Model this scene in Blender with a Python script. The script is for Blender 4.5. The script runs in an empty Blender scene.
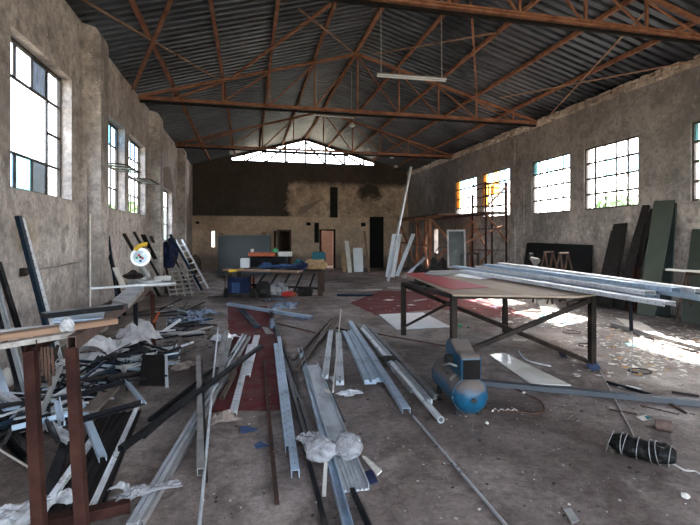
import bpy, bmesh, math, random
from mathutils import Vector, Matrix, noise
R = math.radians
random.seed(7)
SC = bpy.context.scene
COL = SC.collection
F, CX, CY, H = 450.0, 350.0, 238.0, 1.6
TH = math.atan(102/450.0)
st, ct = math.sin(TH), math.cos(TH)
XL, XR, XM, YB = -2.68, 8.6, 2.96, 23.5
ZE, ZR = 5.17, 6.78            # eave and ridge heights

def ray(px, py):               # direction of a sight line from the tripod, used to survey the room
    u, v = (px-CX)/F, (CY-py)/F
    return Vector((st + u*ct, ct - u*st, v))
def P(px, py, z=0.0):
    r = ray(px, py); k = (z-H)/r.z
    return Vector((r.x*k, r.y*k, z))
def PY(px, py, Y):
    r = ray(px, py); k = Y/r.y
    return Vector((r.x*k, Y, H+r.z*k))
def PX(px, py, X):
    r = ray(px, py); k = X/r.x
    return Vector((X, r.y*k, H+r.z*k))
def PD(px, py, d):
    r = ray(px, py)
    return Vector((r.x*d, r.y*d, H+r.z*d))
def roofz(x): return ZE + (ZR-ZE)*(1-abs(x-XM)/(XR-XM))
def PR(px, py, off=-.08):      # point on the roof slope
    r = ray(px, py)
    lo, hi = 1.0, 60.0
    for _ in range(60):
        m = (lo+hi)/2
        if H+r.z*m > roofz(r.x*m)+off: hi = m
        else: lo = m
    return Vector((r.x*lo, r.y*lo, H+r.z*lo))

# ------------------------------------------------------------------ materials
class N:
    def __init__(s, name):
        s.m = bpy.data.materials.new(name); s.m.use_nodes = True
        s.t = s.m.node_tree; s.b = s.t.nodes['Principled BSDF']
        s.tc = s.t.nodes.new('ShaderNodeTexCoord')
    def n(s, typ, **k):
        x = s.t.nodes.new(typ)
        for a, v in k.items(): setattr(x, a, v)
        return x
    def l(s, a, b): s.t.links.new(a, b)
    def vec(s, sc=(1,1,1), world=False):
        mp = s.n('ShaderNodeMapping'); mp.inputs['Scale'].default_value = sc
        if world:
            g = s.n('ShaderNodeNewGeometry'); s.l(g.outputs['Position'], mp.inputs['Vector'])
        else: s.l(s.tc.outputs['Object'], mp.inputs['Vector'])
        return mp.outputs['Vector']
    def noise(s, scale, detail=6, sc=(1,1,1), world=False, rough=.6, dist=0):
        x = s.n('ShaderNodeTexNoise'); x.inputs['Scale'].default_value = scale
        x.inputs['Detail'].default_value = detail; x.inputs['Roughness'].default_value = rough
        x.inputs['Distortion'].default_value = dist
        s.l(s.vec(sc, world), x.inputs['Vector']); return x.outputs['Fac']
    def ramp(s, f, stops):
        x = s.n('ShaderNodeValToRGB'); e = x.color_ramp.elements
        while len(e) < len(stops): e.new(.5)
        for i, (p, c) in enumerate(stops):
            e[i].position = p; e[i].color = (c if len(c) == 4 else (*c, 1)) if hasattr(c, '__len__') else (c, c, c, 1)
        s.l(f, x.inputs['Fac']); return x.outputs['Color']
    def mix(s, f, a, b, mode='MIX'):
        x = s.n('ShaderNodeMix', data_type='RGBA', blend_type=mode)
        for sock, v in ((x.inputs[0], f), (x.inputs[6], a), (x.inputs[7], b)):
            if hasattr(v, 'links') or hasattr(v, 'is_linked'): s.l(v, sock)
            elif hasattr(v, '__len__'): sock.default_value = (*v[:3], 1)
            else: sock.default_value = v
        return x.outputs[2]
    def math(s, op, a, b=0.0, c=0.0):
        x = s.n('ShaderNodeMath', operation=op)
        for i, v in enumerate((a, b, c)):
            if hasattr(v, 'is_linked'): s.l(v, x.inputs[i])
            else: x.inputs[i].default_value = v
        return x.outputs[0]
    def color(s, c): 
        if hasattr(c, 'is_linked'): s.l(c, s.b.inputs['Base Color'])
        else: s.b.inputs['Base Color'].default_value = (*c, 1)
    def bump(s, h, st_=.3, dist=.02):
        x = s.n('ShaderNodeBump'); x.inputs['Strength'].default_value = st_; x.inputs['Distance'].default_value = dist
        s.l(h, x.inputs['Height']); s.l(x.outputs['Normal'], s.b.inputs['Normal'])
    def fin(s, rough=.8, metal=0.0, spec=None):
        if hasattr(rough, 'is_linked'): s.l(rough, s.b.inputs['Roughness'])
        else: s.b.inputs['Roughness'].default_value = rough
        s.b.inputs['Metallic'].default_value = metal
        if spec is not None: s.b.inputs['Specular IOR Level'].default_value = spec
        return s.m

def simple(name, c1, c2=None, scale=8, rough=.6, metal=0.0, bump=.15, lo=.35, hi=.65, sc=(1,1,1)):
    m = N(name)
    c2 = c2 or tuple(x*.7 for x in c1)
    f = m.noise(scale, 6, sc)
    m.color(m.ramp(f, [(lo, c1), (hi, c2)]))
    if bump: m.bump(m.noise(scale*4, 4), bump, .005)
    return m.fin(rough, metal, .2 if rough > .5 else None)

def plaster(name, light, mid, dark, soot=None, extra=None):
    m = N(name)
    a = m.noise(.55, 9, world=True, rough=.7, dist=.15)
    base = m.ramp(a, [(.38, dark), (.49, mid), (.6, light)])
    b = m.noise(2.6, 8, world=True, rough=.75, dist=.15)
    base = m.mix(m.ramp(b, [(.5, 0.0), (.62, .6)]), base, tuple(x*.6 for x in dark))
    c = m.noise(2.4, 8, (1.3, 1.3, .3), world=True, rough=.75, dist=.1)      # trickle marks
    base = m.mix(m.ramp(c, [(.58, 0.0), (.66, .5)]), base, tuple(min(1, x*1.3) for x in light))
    d = m.noise(14, 6, world=True, rough=.7)
    base = m.mix(m.ramp(d, [(.35, .5), (.55, 0.0)]), base, tuple(x*.8 for x in mid))
    base = m.mix(1.0, base, m.ramp(m.noise(7, 9, world=True, rough=.8), [(.38, .62), (.56, 1.0)]), 'MULTIPLY')
    e_ = m.noise(1.3, 9, (.5, 1.6, .8), world=True, rough=.8)
    base = m.mix(m.ramp(e_, [(.56, 0.0), (.6, .4), (.64, 0.0)]), base, tuple(min(1, x*1.5) for x in light))      # scrapes and filler lines
    if extra: base = extra(m, base)
    m.color(base)
    m.bump(m.mix(.5, m.noise(3, 8, world=True, rough=.7), m.noise(30, 5, world=True)), .5, .03)
    return m.fin(.93, 0, .25)

def sep(m):
    g = m.n('ShaderNodeNewGeometry'); s = m.n('ShaderNodeSeparateXYZ'); m.l(g.outputs['Position'], s.inputs[0])
    return s.outputs
def band(m, v, lo, hi, soft):      # 1 inside lo..hi
    a = m.n('ShaderNodeMapRange'); m.l(v, a.inputs[0]); a.inputs[1].default_value = lo-soft; a.inputs[2].default_value = lo+soft
    b = m.n('ShaderNodeMapRange'); m.l(v, b.inputs[0]); b.inputs[1].default_value = hi-soft; b.inputs[2].default_value = hi+soft
    return m.math('SUBTRACT', a.outputs[0], b.outputs[0])
def left_extra(m, base):
    p = sep(m)
    w = m.noise(1.1, 7, world=True, rough=.7, dist=1.0)
    low = band(m, m.math('ADD', p[2], m.math('MULTIPLY', w, .9)), -1, 1.15, .35)    # grime up from the floor
    base = m.mix(m.math('MULTIPLY', low, .45), base, (.075, .06, .05))
    yel = band(m, p[1], 6.1, 6.6, .18); yz = band(m, p[2], 1.45, 1.75, .12)
    return m.mix(m.math('MULTIPLY', m.math('MULTIPLY', yel, yz), m.math('MULTIPLY', w, .7)), base, (.42, .32, .08))
def right_extra(m, base):
    p = sep(m)
    w = m.noise(.8, 7, world=True, rough=.65, dist=.8)
    up = band(m, m.math('ADD', p[2], m.math('MULTIPLY', w, 1.2)), 2.8, 9, .5)        # smoke staining of the upper wall
    base = m.mix(m.math('MULTIPLY', up, .42), base, (.12, .118, .12))
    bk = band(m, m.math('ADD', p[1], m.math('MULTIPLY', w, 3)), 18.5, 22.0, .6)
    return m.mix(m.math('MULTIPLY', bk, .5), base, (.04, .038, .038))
def back_extra(m, base):
    p = sep(m)
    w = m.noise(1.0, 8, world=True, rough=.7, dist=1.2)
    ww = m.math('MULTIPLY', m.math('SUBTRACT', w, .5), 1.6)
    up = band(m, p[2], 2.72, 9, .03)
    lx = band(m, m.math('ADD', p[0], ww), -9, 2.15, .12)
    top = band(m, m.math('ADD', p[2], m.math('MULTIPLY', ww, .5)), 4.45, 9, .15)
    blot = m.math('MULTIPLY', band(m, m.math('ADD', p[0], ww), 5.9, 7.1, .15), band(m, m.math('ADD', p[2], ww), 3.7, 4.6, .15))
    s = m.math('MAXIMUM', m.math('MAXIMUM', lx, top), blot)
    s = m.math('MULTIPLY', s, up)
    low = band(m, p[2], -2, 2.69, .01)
    base = m.mix(m.math('MULTIPLY', low, .35), base, (.8, .6, .45))       # paler lower skin, with warm sun bounce painted into its colour
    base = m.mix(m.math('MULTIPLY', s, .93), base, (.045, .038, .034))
    graf = band(m, m.math('ADD', p[2], m.math('MULTIPLY', ww, .4)), -1, .75, .15)
    return m.mix(m.math('MULTIPLY', graf, .5), base, (.12, .115, .11))

M = {}
M['wall_l'] = plaster('plaster_left', (.72, .655, .62), (.55, .49, .46), (.34, .30, .28), extra=left_extra)
M['wall_r'] = plaster('plaster_right', (.56, .495, .455), (.42, .37, .34), (.27, .24, .225), extra=right_extra)
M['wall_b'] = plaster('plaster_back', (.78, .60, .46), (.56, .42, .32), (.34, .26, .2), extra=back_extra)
M['brick'] = plaster('broken_brick', (.8, .68, .58), (.6, .49, .4), (.36, .29, .24))
def floor_mat():
    m = N('dusty_concrete')
    a = m.noise(.45, 9, world=True, rough=.62, dist=.7)
    base = m.ramp(a, [(.36, (.12, .088, .076)), (.49, (.25, .198, .176)), (.62, (.43, .36, .325))])
    b = m.noise(3.0, 9, world=True, rough=.72, dist=.5)
    base = m.mix(m.ramp(b, [(.40, .6), (.54, 0.0)]), base, (.075, .054, .044))
    c = m.noise(45, 4, world=True, rough=.8)
    base = m.mix(m.ramp(c, [(.56, 0.0), (.7, .22)]), base, (.5, .44, .39))
    d = m.noise(1.1, 8, world=True, rough=.75, dist=1.5)
    base = m.mix(m.ramp(d, [(.55, 0.0), (.68, .5)]), base, (.42, .37, .32))
    base = m.mix(1.0, base, m.ramp(m.noise(20, 9, world=True, rough=.85), [(.38, .5), (.6, 1.0)]), 'MULTIPLY')
    m.color(base)
    m.bump(m.mix(.5, b, m.noise(60, 4, world=True, rough=.7)), .55, .02)
    r = m.ramp(m.noise(1.7, 6, world=True), [(.35, .42), (.6, .75)])
    return m.fin(r, 0, .25)
M['floor'] = floor_mat()
def red_mat():
    m = N('worn_red_screed')
    b = m.noise(2.0, 9, world=True, rough=.75, dist=.8)
    base = m.ramp(m.noise(9, 6, world=True), [(.35, (.13, .020, .022)), (.65, (.08, .015, .017))])
    base = m.mix(m.ramp(b, [(.47, 0.0), (.66, .75)]), base, (.11, .075, .065))
    m.color(base); m.bump(b, .3, .01); return m.fin(.8, 0, .15)
M['redfloor'] = red_mat()
def roof_mat():
    m = N('old_galvanised_roofing')
    a = m.noise(.6, 7, (1, 1, 1), world=True, rough=.7)
    base = m.ramp(a, [(.35, (.05, .057, .072)), (.6, (.14, .157, .185))])
    b = m.noise(1.2, 7, (.5, 5, 1), world=True, rough=.7)
    base = m.mix(m.ramp(b, [(.5, 0.0), (.7, .6)]), base, (.02, .02, .024))
    m.color(base); return m.fin(m.ramp(a, [(.3, .36), (.7, .48)]), .7, .3)
M['roof'] = roof_mat()
def rust(name, a, b, c, rough=.75):
    m = N(name)
    base = m.ramp(m.noise(3.5, 8, world=True, rough=.7), [(.32, a), (.5, b), (.68, c)])
    m.color(base); m.bump(m.noise(40, 4, world=True), .2, .004); return m.fin(rough, .0, .12)
M['truss'] = rust('rusty_truss_steel', (.14, .06, .036), (.27, .125, .074), (.38, .19, .12))
M['palerust'] = rust('pale_rusty_steel', (.2, .11, .07), (.33, .2, .135), (.4, .27, .19))
M['rustbench'] = rust('rusty_bench_steel', (.018, .007, .006), (.034, .013, .010), (.06, .025, .017))
M['rustdark'] = rust('dark_rusty_steel', (.035, .025, .022), (.07, .045, .035), (.13, .07, .05))
M['steelgrey'] = rust('brown_grey_steel', (.010, .008, .007), (.024, .018, .015), (.05, .035, .028), .45)
def metal(name, c, rough=.35, dirt=.35, mt=.85, perf=0, holes=(.07, .09, .15)):
    m = N(name)
    a = m.noise(6, 7, (.4, 1, 1), rough=.65)
    base = m.ramp(a, [(.35, c), (.65, tuple(x*.8 for x in c))])
    d = m.noise(3.1, 7, rough=.75, dist=.5)
    base = m.mix(m.ramp(d, [(.5, 0.0), (.68, dirt)]), base, (.13, .115, .1))
    mp = mt
    if perf:
        s = m.n('ShaderNodeSeparateXYZ'); m.l(m.tc.outputs['Object'], s.inputs[0])
        fx = m.math('FRACT', m.math('MULTIPLY', s.outputs[0], 1/perf))
        ex = m.math('MULTIPLY', m.math('ABSOLUTE', m.math('SUBTRACT', fx, .5)), perf)
        ey = m.math('ABSOLUTE', s.outputs[1])
        hole = m.math('MULTIPLY', m.math('LESS_THAN', ex, .008), m.math('LESS_THAN', ey, .004))
        ez = m.math('ABSOLUTE', s.outputs[2])
        hole2 = m.math('MULTIPLY', m.math('LESS_THAN', ex, .008), m.math('LESS_THAN', ez, .004))
        base = m.mix(m.math('MAXIMUM', hole, hole2), base, holes)
    m.color(base)
    return m.fin(m.ramp(d, [(.4, rough), (.7, min(1, rough+.3))]), mp, .5 if max(c) > .2 else .15)
M['galv'] = metal('galvanised_steel', (.60, .64, .68), .35, .45, .45)
M['galvblue'] = metal('bluish_galvanised_steel', (.46, .58, .70), .32, .4, .45)
M['perf'] = metal('slotted_galvanised_steel', (.72, .73, .76), .38, .4, .4, .09)
M['perfblue'] = metal('slotted_blue_grey_steel', (.42, .54, .68), .38, .4, .45, .12)
M['alu'] = metal('bright_aluminium', (.82, .85, .88), .25, .25, .5)
M['dull'] = metal('dusty_grey_aluminium', (.33, .325, .32), .45, .6, .4)
M['greybeam'] = metal('grey_blue_steel', (.09, .10, .115), .45, .5, .4)
M['bronze'] = metal('bronze_anodised_aluminium', (.13, .095, .075), .45, .5, .5)
M['black'] = metal('black_coated_aluminium', (.010, .011, .014), .32, .25, .25)
M['navy'] = metal('dark_blue_coated_steel', (.012, .026, .045), .32, .2, .35)
M['white'] = simple('white_lacquered_board', (.78, .80, .82), (.66, .68, .70), 3, .35, bump=0)
M['whitegloss'] = simple('glossy_white_sheet', (.82, .82, .76), (.62, .6, .52), 2.5, .14, bump=0)
M['paper'] = simple('scrap_paper', (.72, .69, .63), (.5, .46, .4), 20, .85, bump=0)
M['ltlitter'] = simple('pale_litter', (.42, .40, .37), (.25, .23, .21), 20, .8, bump=0)
M['ochre'] = simple('ochre_litter', (.5, .28, .08), (.3, .15, .05), 12, .85, bump=0)
M['darklitter'] = simple('dark_litter', (.05, .045, .042), (.025, .022, .02), 20, .8, bump=0)
M['wood'] = simple('raw_pine', (.30, .19, .13), (.19, .115, .075), 5, .7, sc=(.3, 6, 6))
M['plywood'] = simple('dusty_plywood', (.44, .35, .27), (.33, .25, .19), 3, .75, sc=(1, .4, 1))
M['brownboard'] = simple('brown_board', (.17, .14, .12), (.1, .08, .07), 6, .7)
M['darkboard'] = simple('dark_weathered_board', (.014, .012, .012), (.026, .021, .019), 4, .75, sc=(.4, 3, 3))
M['redpaint'] = simple('bright_red_sheet', (.42, .03, .04), (.3, .022, .03), 5, .5)
M['blackboard'] = simple('matt_black_sheet', (.005, .005, .006), (.009, .009, .010), 2, .7)
M['greenboard'] = simple('dark_green_sheet', (.02, .034, .034), (.035, .05, .05), 1.2, .4)
M['greenglass'] = simple('dusty_green_glass_sheet', (.075, .095, .08), (.10, .115, .095), 1.6, .12, bump=0)
M['green2'] = simple('olive_green_sheet', (.055, .065, .048), (.04, .05, .04), 1.8, .3, bump=0)
M['bluepaint'] = simple('blue_enamel', (.015, .19, .34), (.02, .13, .22), 9, .38)
def dusty_blue():
    m = N('dusty_blue_enamel')
    g = m.n('ShaderNodeNewGeometry'); s = m.n('ShaderNodeSeparateXYZ'); m.l(g.outputs['Normal'], s.inputs[0])
    up = m.math('ADD', s.outputs[2], m.math('MULTIPLY', m.math('SUBTRACT', m.noise(7, 6), .5), 1.1))
    f = band(m, up, .28, 5, .16)
    base = m.ramp(m.noise(9, 6), [(.35, (.005, .085, .16)), (.65, (.007, .05, .10))])
    m.color(m.mix(m.math('MULTIPLY', f, .9), base, (.13, .098, .078)))     # a coat of settled dust
    return m.fin(m.ramp(f, [(0, .35), (1, .9)]))
M['dustyblue'] = dusty_blue()
M['rubber'] = simple('black_rubber', (.015, .015, .015), (.03, .028, .026), 10, .7)
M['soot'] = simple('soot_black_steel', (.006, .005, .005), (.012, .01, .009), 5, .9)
M['mesh'] = simple('black_shade_cloth', (.003, .003, .003), (.010, .010, .009), 30, .55, bump=.5)
M['tape'] = simple('pale_twine', (.45, .43, .40), (.3, .28, .26), 20, .8, bump=0)
M['cord'] = simple('brown_cord', (.10, .05, .035), (.06, .03, .02), 10, .7, bump=0)
M['brown'] = simple('rusty_tin', (.13, .085, .07), (.07, .045, .038), 14, .6)
M['bluecloth'] = simple('blue_cloth', (.05, .09, .19), (.03, .06, .13), 12, .9)
M['navycloth'] = simple('navy_cloth', (.012, .018, .05), (.02, .028, .07), 8, .95)
M['orange'] = simple('orange_paint', (.5, .12, .04), (.38, .08, .03), 8, .5)
M['red'] = simple('red_paint', (.55, .03, .03), (.4, .02, .02), 8, .5)
M['yellow'] = simple('yellow_plastic', (.85, .55, .02), (.75, .45, .02), 8, .4)
M['teal'] = simple('teal_cloth', (.04, .15, .18), (.03, .11, .14), 9, .8)
M['ochrecloth'] = simple('ochre_sacking', (.4, .27, .15), (.28, .19, .1), 9, .9)
M['greencan'] = simple('green_plastic', (.02, .4, .16), (.02, .25, .1), 9, .5)
M['beigebag'] = simple('crumpled_beige_paper', (.33, .27, .23), (.24, .19, .16), 12, .9)
M['steelwin'] = simple('steel_window_bars', (.11, .095, .085), (.06, .05, .045), 8, .7)
M['tubewhite'] = simple('white_lamp_housing', (.75, .72, .66), (.6, .56, .5), 8, .5, bump=0)
M['leaf'] = simple('leaves', (.07, .14, .04), (.12, .2, .06), 3, .8)
M['bark'] = simple('bark', (.14, .1, .07), (.08, .06, .04), 6, .9)
M['earth'] = simple('dry_earth', (.14, .12, .09), (.1, .09, .06), .5, .95)
M['hill'] = simple('hazy_hill', (.08, .11, .10), (.06, .09, .08), .05, .95, bump=0)
def pane(name, col, trans=.8, haze=0.0):
    m = bpy.data.materials.new(name); m.use_nodes = True; t = m.node_tree; t.nodes.clear()
    o = t.nodes.new('ShaderNodeOutputMaterial'); mx = t.nodes.new('ShaderNodeMixShader')
    tr = t.nodes.new('ShaderNodeBsdfTransparent'); tr.inputs[0].default_value = (*col, 1)
    pb = t.nodes.new('ShaderNodeBsdfPrincipled'); pb.inputs['Base Color'].default_value = (*[c*.8 for c in col], 1)
    nz = t.nodes.new('ShaderNodeTexNoise'); nz.inputs['Scale'].default_value = 7; nz.inputs['Detail'].default_value = 6
    tc = t.nodes.new('ShaderNodeTexCoord'); t.links.new(tc.outputs['Object'], nz.inputs['Vector'])
    mr = t.nodes.new('ShaderNodeMapRange'); mr.inputs[1].default_value = .3; mr.inputs[2].default_value = .7
    mr.inputs[3].default_value = max(0, 1-trans-.08); mr.inputs[4].default_value = min(1, 1-trans+.08)
    t.links.new(nz.outputs['Fac'], mr.inputs[0]); t.links.new(mr.outputs[0], mx.inputs[0])
    pb.inputs['Roughness'].default_value = .25
    t.links.new(tr.outputs[0], mx.inputs[1]); t.links.new(pb.outputs[0], mx.inputs[2]); t.links.new(mx.outputs[0], o.inputs[0])
    return m
M['clear'] = pane('dusty_window_glass', (.96, .97, .98), .9)
M['teal_p'] = pane('pale_teal_glass', (.45, .68, .72), .8)
M['blue_p'] = pane('pale_blue_glass', (.62, .8, .95), .85)
M['amber_p'] = pane('amber_glass', (.92, .62, .28), .82)
M['dark_p'] = pane('grimy_grey_glass', (.28, .3, .32), .5)
M['sash_p'] = pane('dusty_sash_glass', (.75, .85, .85), .55)
def plastic(name, col, a=.5, rough=.25):
    m = bpy.data.materials.new(name); m.use_nodes = True; t = m.node_tree; b = t.nodes['Principled BSDF']
    b.inputs['Base Color'].default_value = (*col, 1); b.inputs['Roughness'].default_value = rough
    tr = t.nodes.new('ShaderNodeBsdfTransparent'); mx = t.nodes.new('ShaderNodeMixShader')
    nz = t.nodes.new('ShaderNodeTexNoise'); nz.inputs['Scale'].default_value = 9; nz.inputs['Detail'].default_value = 5
    tc = t.nodes.new('ShaderNodeTexCoord'); t.links.new(tc.outputs['Object'], nz.inputs['Vector'])
    mr = t.nodes.new('ShaderNodeMapRange'); mr.inputs[1].default_value = .35; mr.inputs[2].default_value = .65
    mr.inputs[3].default_value = max(0, a-.2); mr.inputs[4].default_value = min(1, a+.2)
    t.links.new(nz.outputs['Fac'], mr.inputs[0]); t.links.new(mr.outputs[0], mx.inputs[0])
    t.links.new(tr.outputs[0], mx.inputs[1]); t.links.new(b.outputs[0], mx.inputs[2])
    t.links.new(mx.outputs[0], t.nodes['Material Output'].inputs[0]); return m
M['film'] = plastic('clear_plastic_film', (.62, .64, .66), .6)
M['filmwhite'] = plastic('milky_plastic_film', (.36, .36, .38), .6)
M['sheeting'] = plastic('grubby_white_sheeting', (.46, .45, .46), .93, .4)
M['filmblue'] = plastic('bluish_plastic_film', (.22, .28, .38), .65)
M['mirror'] = metal('dusty_mirror_glass', (.025, .03, .027), .12, .3, .0)

# ------------------------------------------------------------------ mesh helpers
def link(name, bm, mat, parent=None, smooth=False, mats=None):
    bmesh.ops.recalc_face_normals(bm, faces=bm.faces)
    me = bpy.data.meshes.new(name); bm.to_mesh(me); bm.free()
    for m_ in (mats or [mat]): me.materials.append(M[m_] if isinstance(m_, str) else m_)
    if smooth:
        for p in me.polygons: p.use_smooth = True
    o = bpy.data.objects.new(name, me); COL.objects.link(o)
    if parent: o.parent = parent
    return o
def tag(o, label, cat, group=None, kind=None):
    o['label'] = label; o['category'] = cat
    if group: o['group'] = group
    if kind: o['kind'] = kind
    return o
def empty(name, loc=(0,0,0), rz=0):
    o = bpy.data.objects.new(name, None); COL.objects.link(o); o.location = loc; o.rotation_euler.z = rz; return o
def structure(o, name=None): o['kind'] = 'structure'; return o
def box(bm, lo, hi, mi=0):
    v = [bm.verts.new((x, y, z)) for x in (lo[0], hi[0]) for y in (lo[1], hi[1]) for z in (lo[2], hi[2])]
    for f in ((0,1,3,2), (4,6,7,5), (0,4,5,1), (2,3,7,6), (0,2,6,4), (1,5,7,3)):
        bm.faces.new([v[i] for i in f]).material_index = mi
    return v
def frame_mat(a, b, up=(0,0,1)):
    x = (b-a).normalized(); u = Vector(up)
    if abs(x.dot(u)) > .98: u = Vector((0,1,0))
    y = u.cross(x).normalized(); z = x.cross(y)
    m = Matrix((x, y, z)).transposed().to_4x4(); m.translation = (a+b)/2
    return m
def prof(kind, w, h, t=.005):
    W = w/2
    if kind == 'U': return [[(-W,0),(W,0),(W,h),(W-t,h),(W-t,t),(-W+t,t),(-W+t,h),(-W,h)]]
    if kind == 'N': return [[(-W,h),(W,h),(W,0),(W-t,0),(W-t,h-t),(-W+t,h-t),(-W+t,0),(-W,0)]]
    if kind == 'L': return [[(-W,0),(W,0),(W,t),(-W+t,t),(-W+t,h),(-W,h)]]
    if kind == 'T': return [[(-W,0),(W,0),(W,t),(t/2,t),(t/2,h),(-t/2,h),(-t/2,t),(-W,t)]]
    if kind == 'I': return [[(-W,0),(W,0),(W,t),(t/2,t),(t/2,h-t),(W,h-t),(W,h),(-W,h),(-W,h-t),(-t/2,h-t),(-t/2,t),(-W,t)]]
    if kind == 'flat': return [[(-W,0),(W,0),(W,h),(-W,h)]]
    if kind == 'groove':
        g = w*.12
        return [[(-W,0),(W,0),(W,h),(g,h),(g,h*.45),(-g,h*.45),(-g,h),(-W,h)]]
    if kind == 'pan':
        pts = [(-W,0),(W,0),(W,h),(W-t,h)]
        n = 6; pts.append((W-t, t))
        for i in range(n):
            x0 = W-t-(i+.25)*(w-2*t)/n; x1 = W-t-(i+.75)*(w-2*t)/n
            pts += [(x0, t), (x0, t+.009), (x1, t+.009), (x1, t)]
        pts += [(-W+t,t),(-W+t,h),(-W,h)]
        return [pts]
    if kind == 'box': return [[(-W,0),(W,0),(W,h),(-W,h)], [(-W+t,t),(W-t,t),(W-t,h-t),(-W+t,h-t)]]
    if kind == 'rod': return [[(W*math.cos(a*math.pi/4), W+W*math.sin(a*math.pi/4)) for a in range(8)]]
    if kind == 'tube': return [[(W*math.cos(a*math.pi/6), W+W*math.sin(a*math.pi/6)) for a in range(12)],
                               [((W-t)*math.cos(a*math.pi/6), W+(W-t)*math.sin(a*math.pi/6)) for a in range(12)]]
def beam_bm(bm, a, b, kind, w, h, t=.005, up=(0,0,1), roll=0, local=False):
    L = (b-a).length; rings = prof(kind, w, h, t)
    mw = Matrix.Rotation(roll, 4, 'X')
    if not local: mw = frame_mat(a, b, up) @ mw
    hh = (w if kind in ('rod', 'tube') else h)/2
    V = []
    for ring in rings:
        V.append([[bm.verts.new(mw @ Vector((s*L/2, y, z-hh))) for y, z in ring] for s in (-1, 1)])
    for A in V:
        n = len(A[0])
        for i in range(n): bm.faces.new((A[0][i], A[0][(i+1) % n], A[1][(i+1) % n], A[1][i]))
    if len(V) == 1:
        bm.faces.new(V[0][0]); bm.faces.new(V[0][1])
    else:
        n = len(V[0][0])
        for s in (0, 1):
            for i in range(n): bm.faces.new((V[0][s][i], V[0][s][(i+1) % n], V[1][s][(i+1) % n], V[1][s][i]))
def V3(p):
    if isinstance(p, Vector): return p
    return P(*p)
def beam(name, a, b, kind, w, h, mat, parent=None, t=.005, roll=0, up=(0,0,1)):
    a, b = V3(a), V3(b)
    bm = bmesh.new(); beam_bm(bm, a, b, kind, w, h, t, up, roll, local=True)
    o = link(name, bm, mat, parent); o.matrix_local = frame_mat(a, b, up); return o
def B(name, label, cat, a, b, kind, w, h, mat, group=None, t=.005, roll=0):
    return tag(beam(name, a, b, kind, w, h, mat, None, t, roll), label, cat, group)
def tube_path(bm, pts, r, n=6):
    rings = []
    for i, p in enumerate(pts):
        d = (pts[min(i+1, len(pts)-1)] - pts[max(i-1, 0)]).normalized()
        u = Vector((0,0,1)) if abs(d.z) < .9 else Vector((1,0,0))
        s = d.cross(u).normalized(); q = d.cross(s)
        rings.append([bm.verts.new(p + r*(math.cos(2*math.pi*k/n)*s + math.sin(2*math.pi*k/n)*q)) for k in range(n)])
    for A, C in zip(rings, rings[1:]):
        for k in range(n): bm.faces.new((A[k], A[(k+1) % n], C[(k+1) % n], C[k]))
    bm.faces.new(rings[0]); bm.faces.new(rings[-1])
def slab(name, pts, thick, mat, parent=None, label=None, cat=None, group=None):
    bm = bmesh.new(); n = len(pts)
    c = sum(pts, Vector())/n
    nrm = (pts[1]-pts[0]).cross(pts[2]-pts[0]).normalized()
    if abs(nrm.z) > .3 and nrm.z < 0: nrm = -nrm
    lo = [bm.verts.new(p-c) for p in pts]; hi = [bm.verts.new(p-c+nrm*thick) for p in pts]
    bm.faces.new(lo); bm.faces.new(hi)
    for i in range(n): bm.faces.new((lo[i], lo[(i+1) % n], hi[(i+1) % n], hi[i]))
    o = link(name, bm, mat, parent); o.location = c
    if label: tag(o, label, cat, group)
    return o
def bevel(o, w, seg=2):
    m = o.modifiers.new('b', 'BEVEL'); m.width = w; m.segments = seg; return o
def crumple(name, c, sx, sy, hgt, mat, seed, label=None, cat=None, group=None, rot=0, base=0.006, freq=3.0, n=26):
    bm = bmesh.new(); g = []
    for i in range(n):
        row = []
        for j in range(n):
            x, y = i/(n-1)-.5, j/(n-1)-.5
            e = 1 + .5*noise.noise(Vector((math.atan2(y, x)*1.3, seed*3.1, 0)))
            q = Vector((x*freq*sx*2.2, y*freq*sy*2.2, seed*7.7))
            r = abs(noise.noise(q)) + .5*abs(noise.noise(q*2.3)) + .3*abs(noise.noise(q*5))
            env = max(0, 1-(abs(x*2)**2.5+abs(y*2)**2.5)*.55)
            row.append(bm.verts.new((x*sx*e + .02*noise.noise(q*1.7), y*sy*e + .02*noise.noise(q*1.9), base + hgt*r*env)))
        g.append(row)
    for i in range(n-1):
        for j in range(n-1): bm.faces.new((g[i][j], g[i+1][j], g[i+1][j+1], g[i][j+1]))
    o = link(name, bm, mat, smooth=False); o.location = c; o.rotation_euler.z = rot
    s = o.modifiers.new('s', 'SOLIDIFY'); s.thickness = .002
    if label: tag(o, label, cat, group)
    return o
def blob(name, c, size, mat, seed, label=None, cat=None, parent=None, sub=4, amp=.35, freq=2.2, smooth=False):
    bm = bmesh.new(); bmesh.ops.create_icosphere(bm, subdivisions=sub, radius=.5)
    for v in bm.verts:
        p = v.co*freq + Vector((seed*5.3, seed, 0))
        k = 1 + amp*(noise.noise(p)*1.3 - abs(noise.noise(p*2.3))*.9 + .35*noise.noise(p*5))
        v.co = Vector((v.co.x*size[0]*k, v.co.y*size[1]*k, max(v.co.z*k, -.42)*size[2] + .42*size[2]))
    o = link(name, bm, mat, parent, smooth=smooth); o.location = c
    if label: tag(o, label, cat)
    return o
def cyl(bm, a, b, r, n=20, r2=None):
    r2 = r if r2 is None else r2
    m = frame_mat(a, b); L = (b-a).length
    A = [[bm.verts.new(m @ Vector((s*L/2, rr*math.cos(2*math.pi*k/n), rr*math.sin(2*math.pi*k/n)))) for k in range(n)] for s, rr in ((-1, r), (1, r2))]
    for k in range(n): bm.faces.new((A[0][k], A[0][(k+1) % n], A[1][(k+1) % n], A[1][k]))
    bm.faces.new(A[0]); bm.faces.new(A[1])

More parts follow.
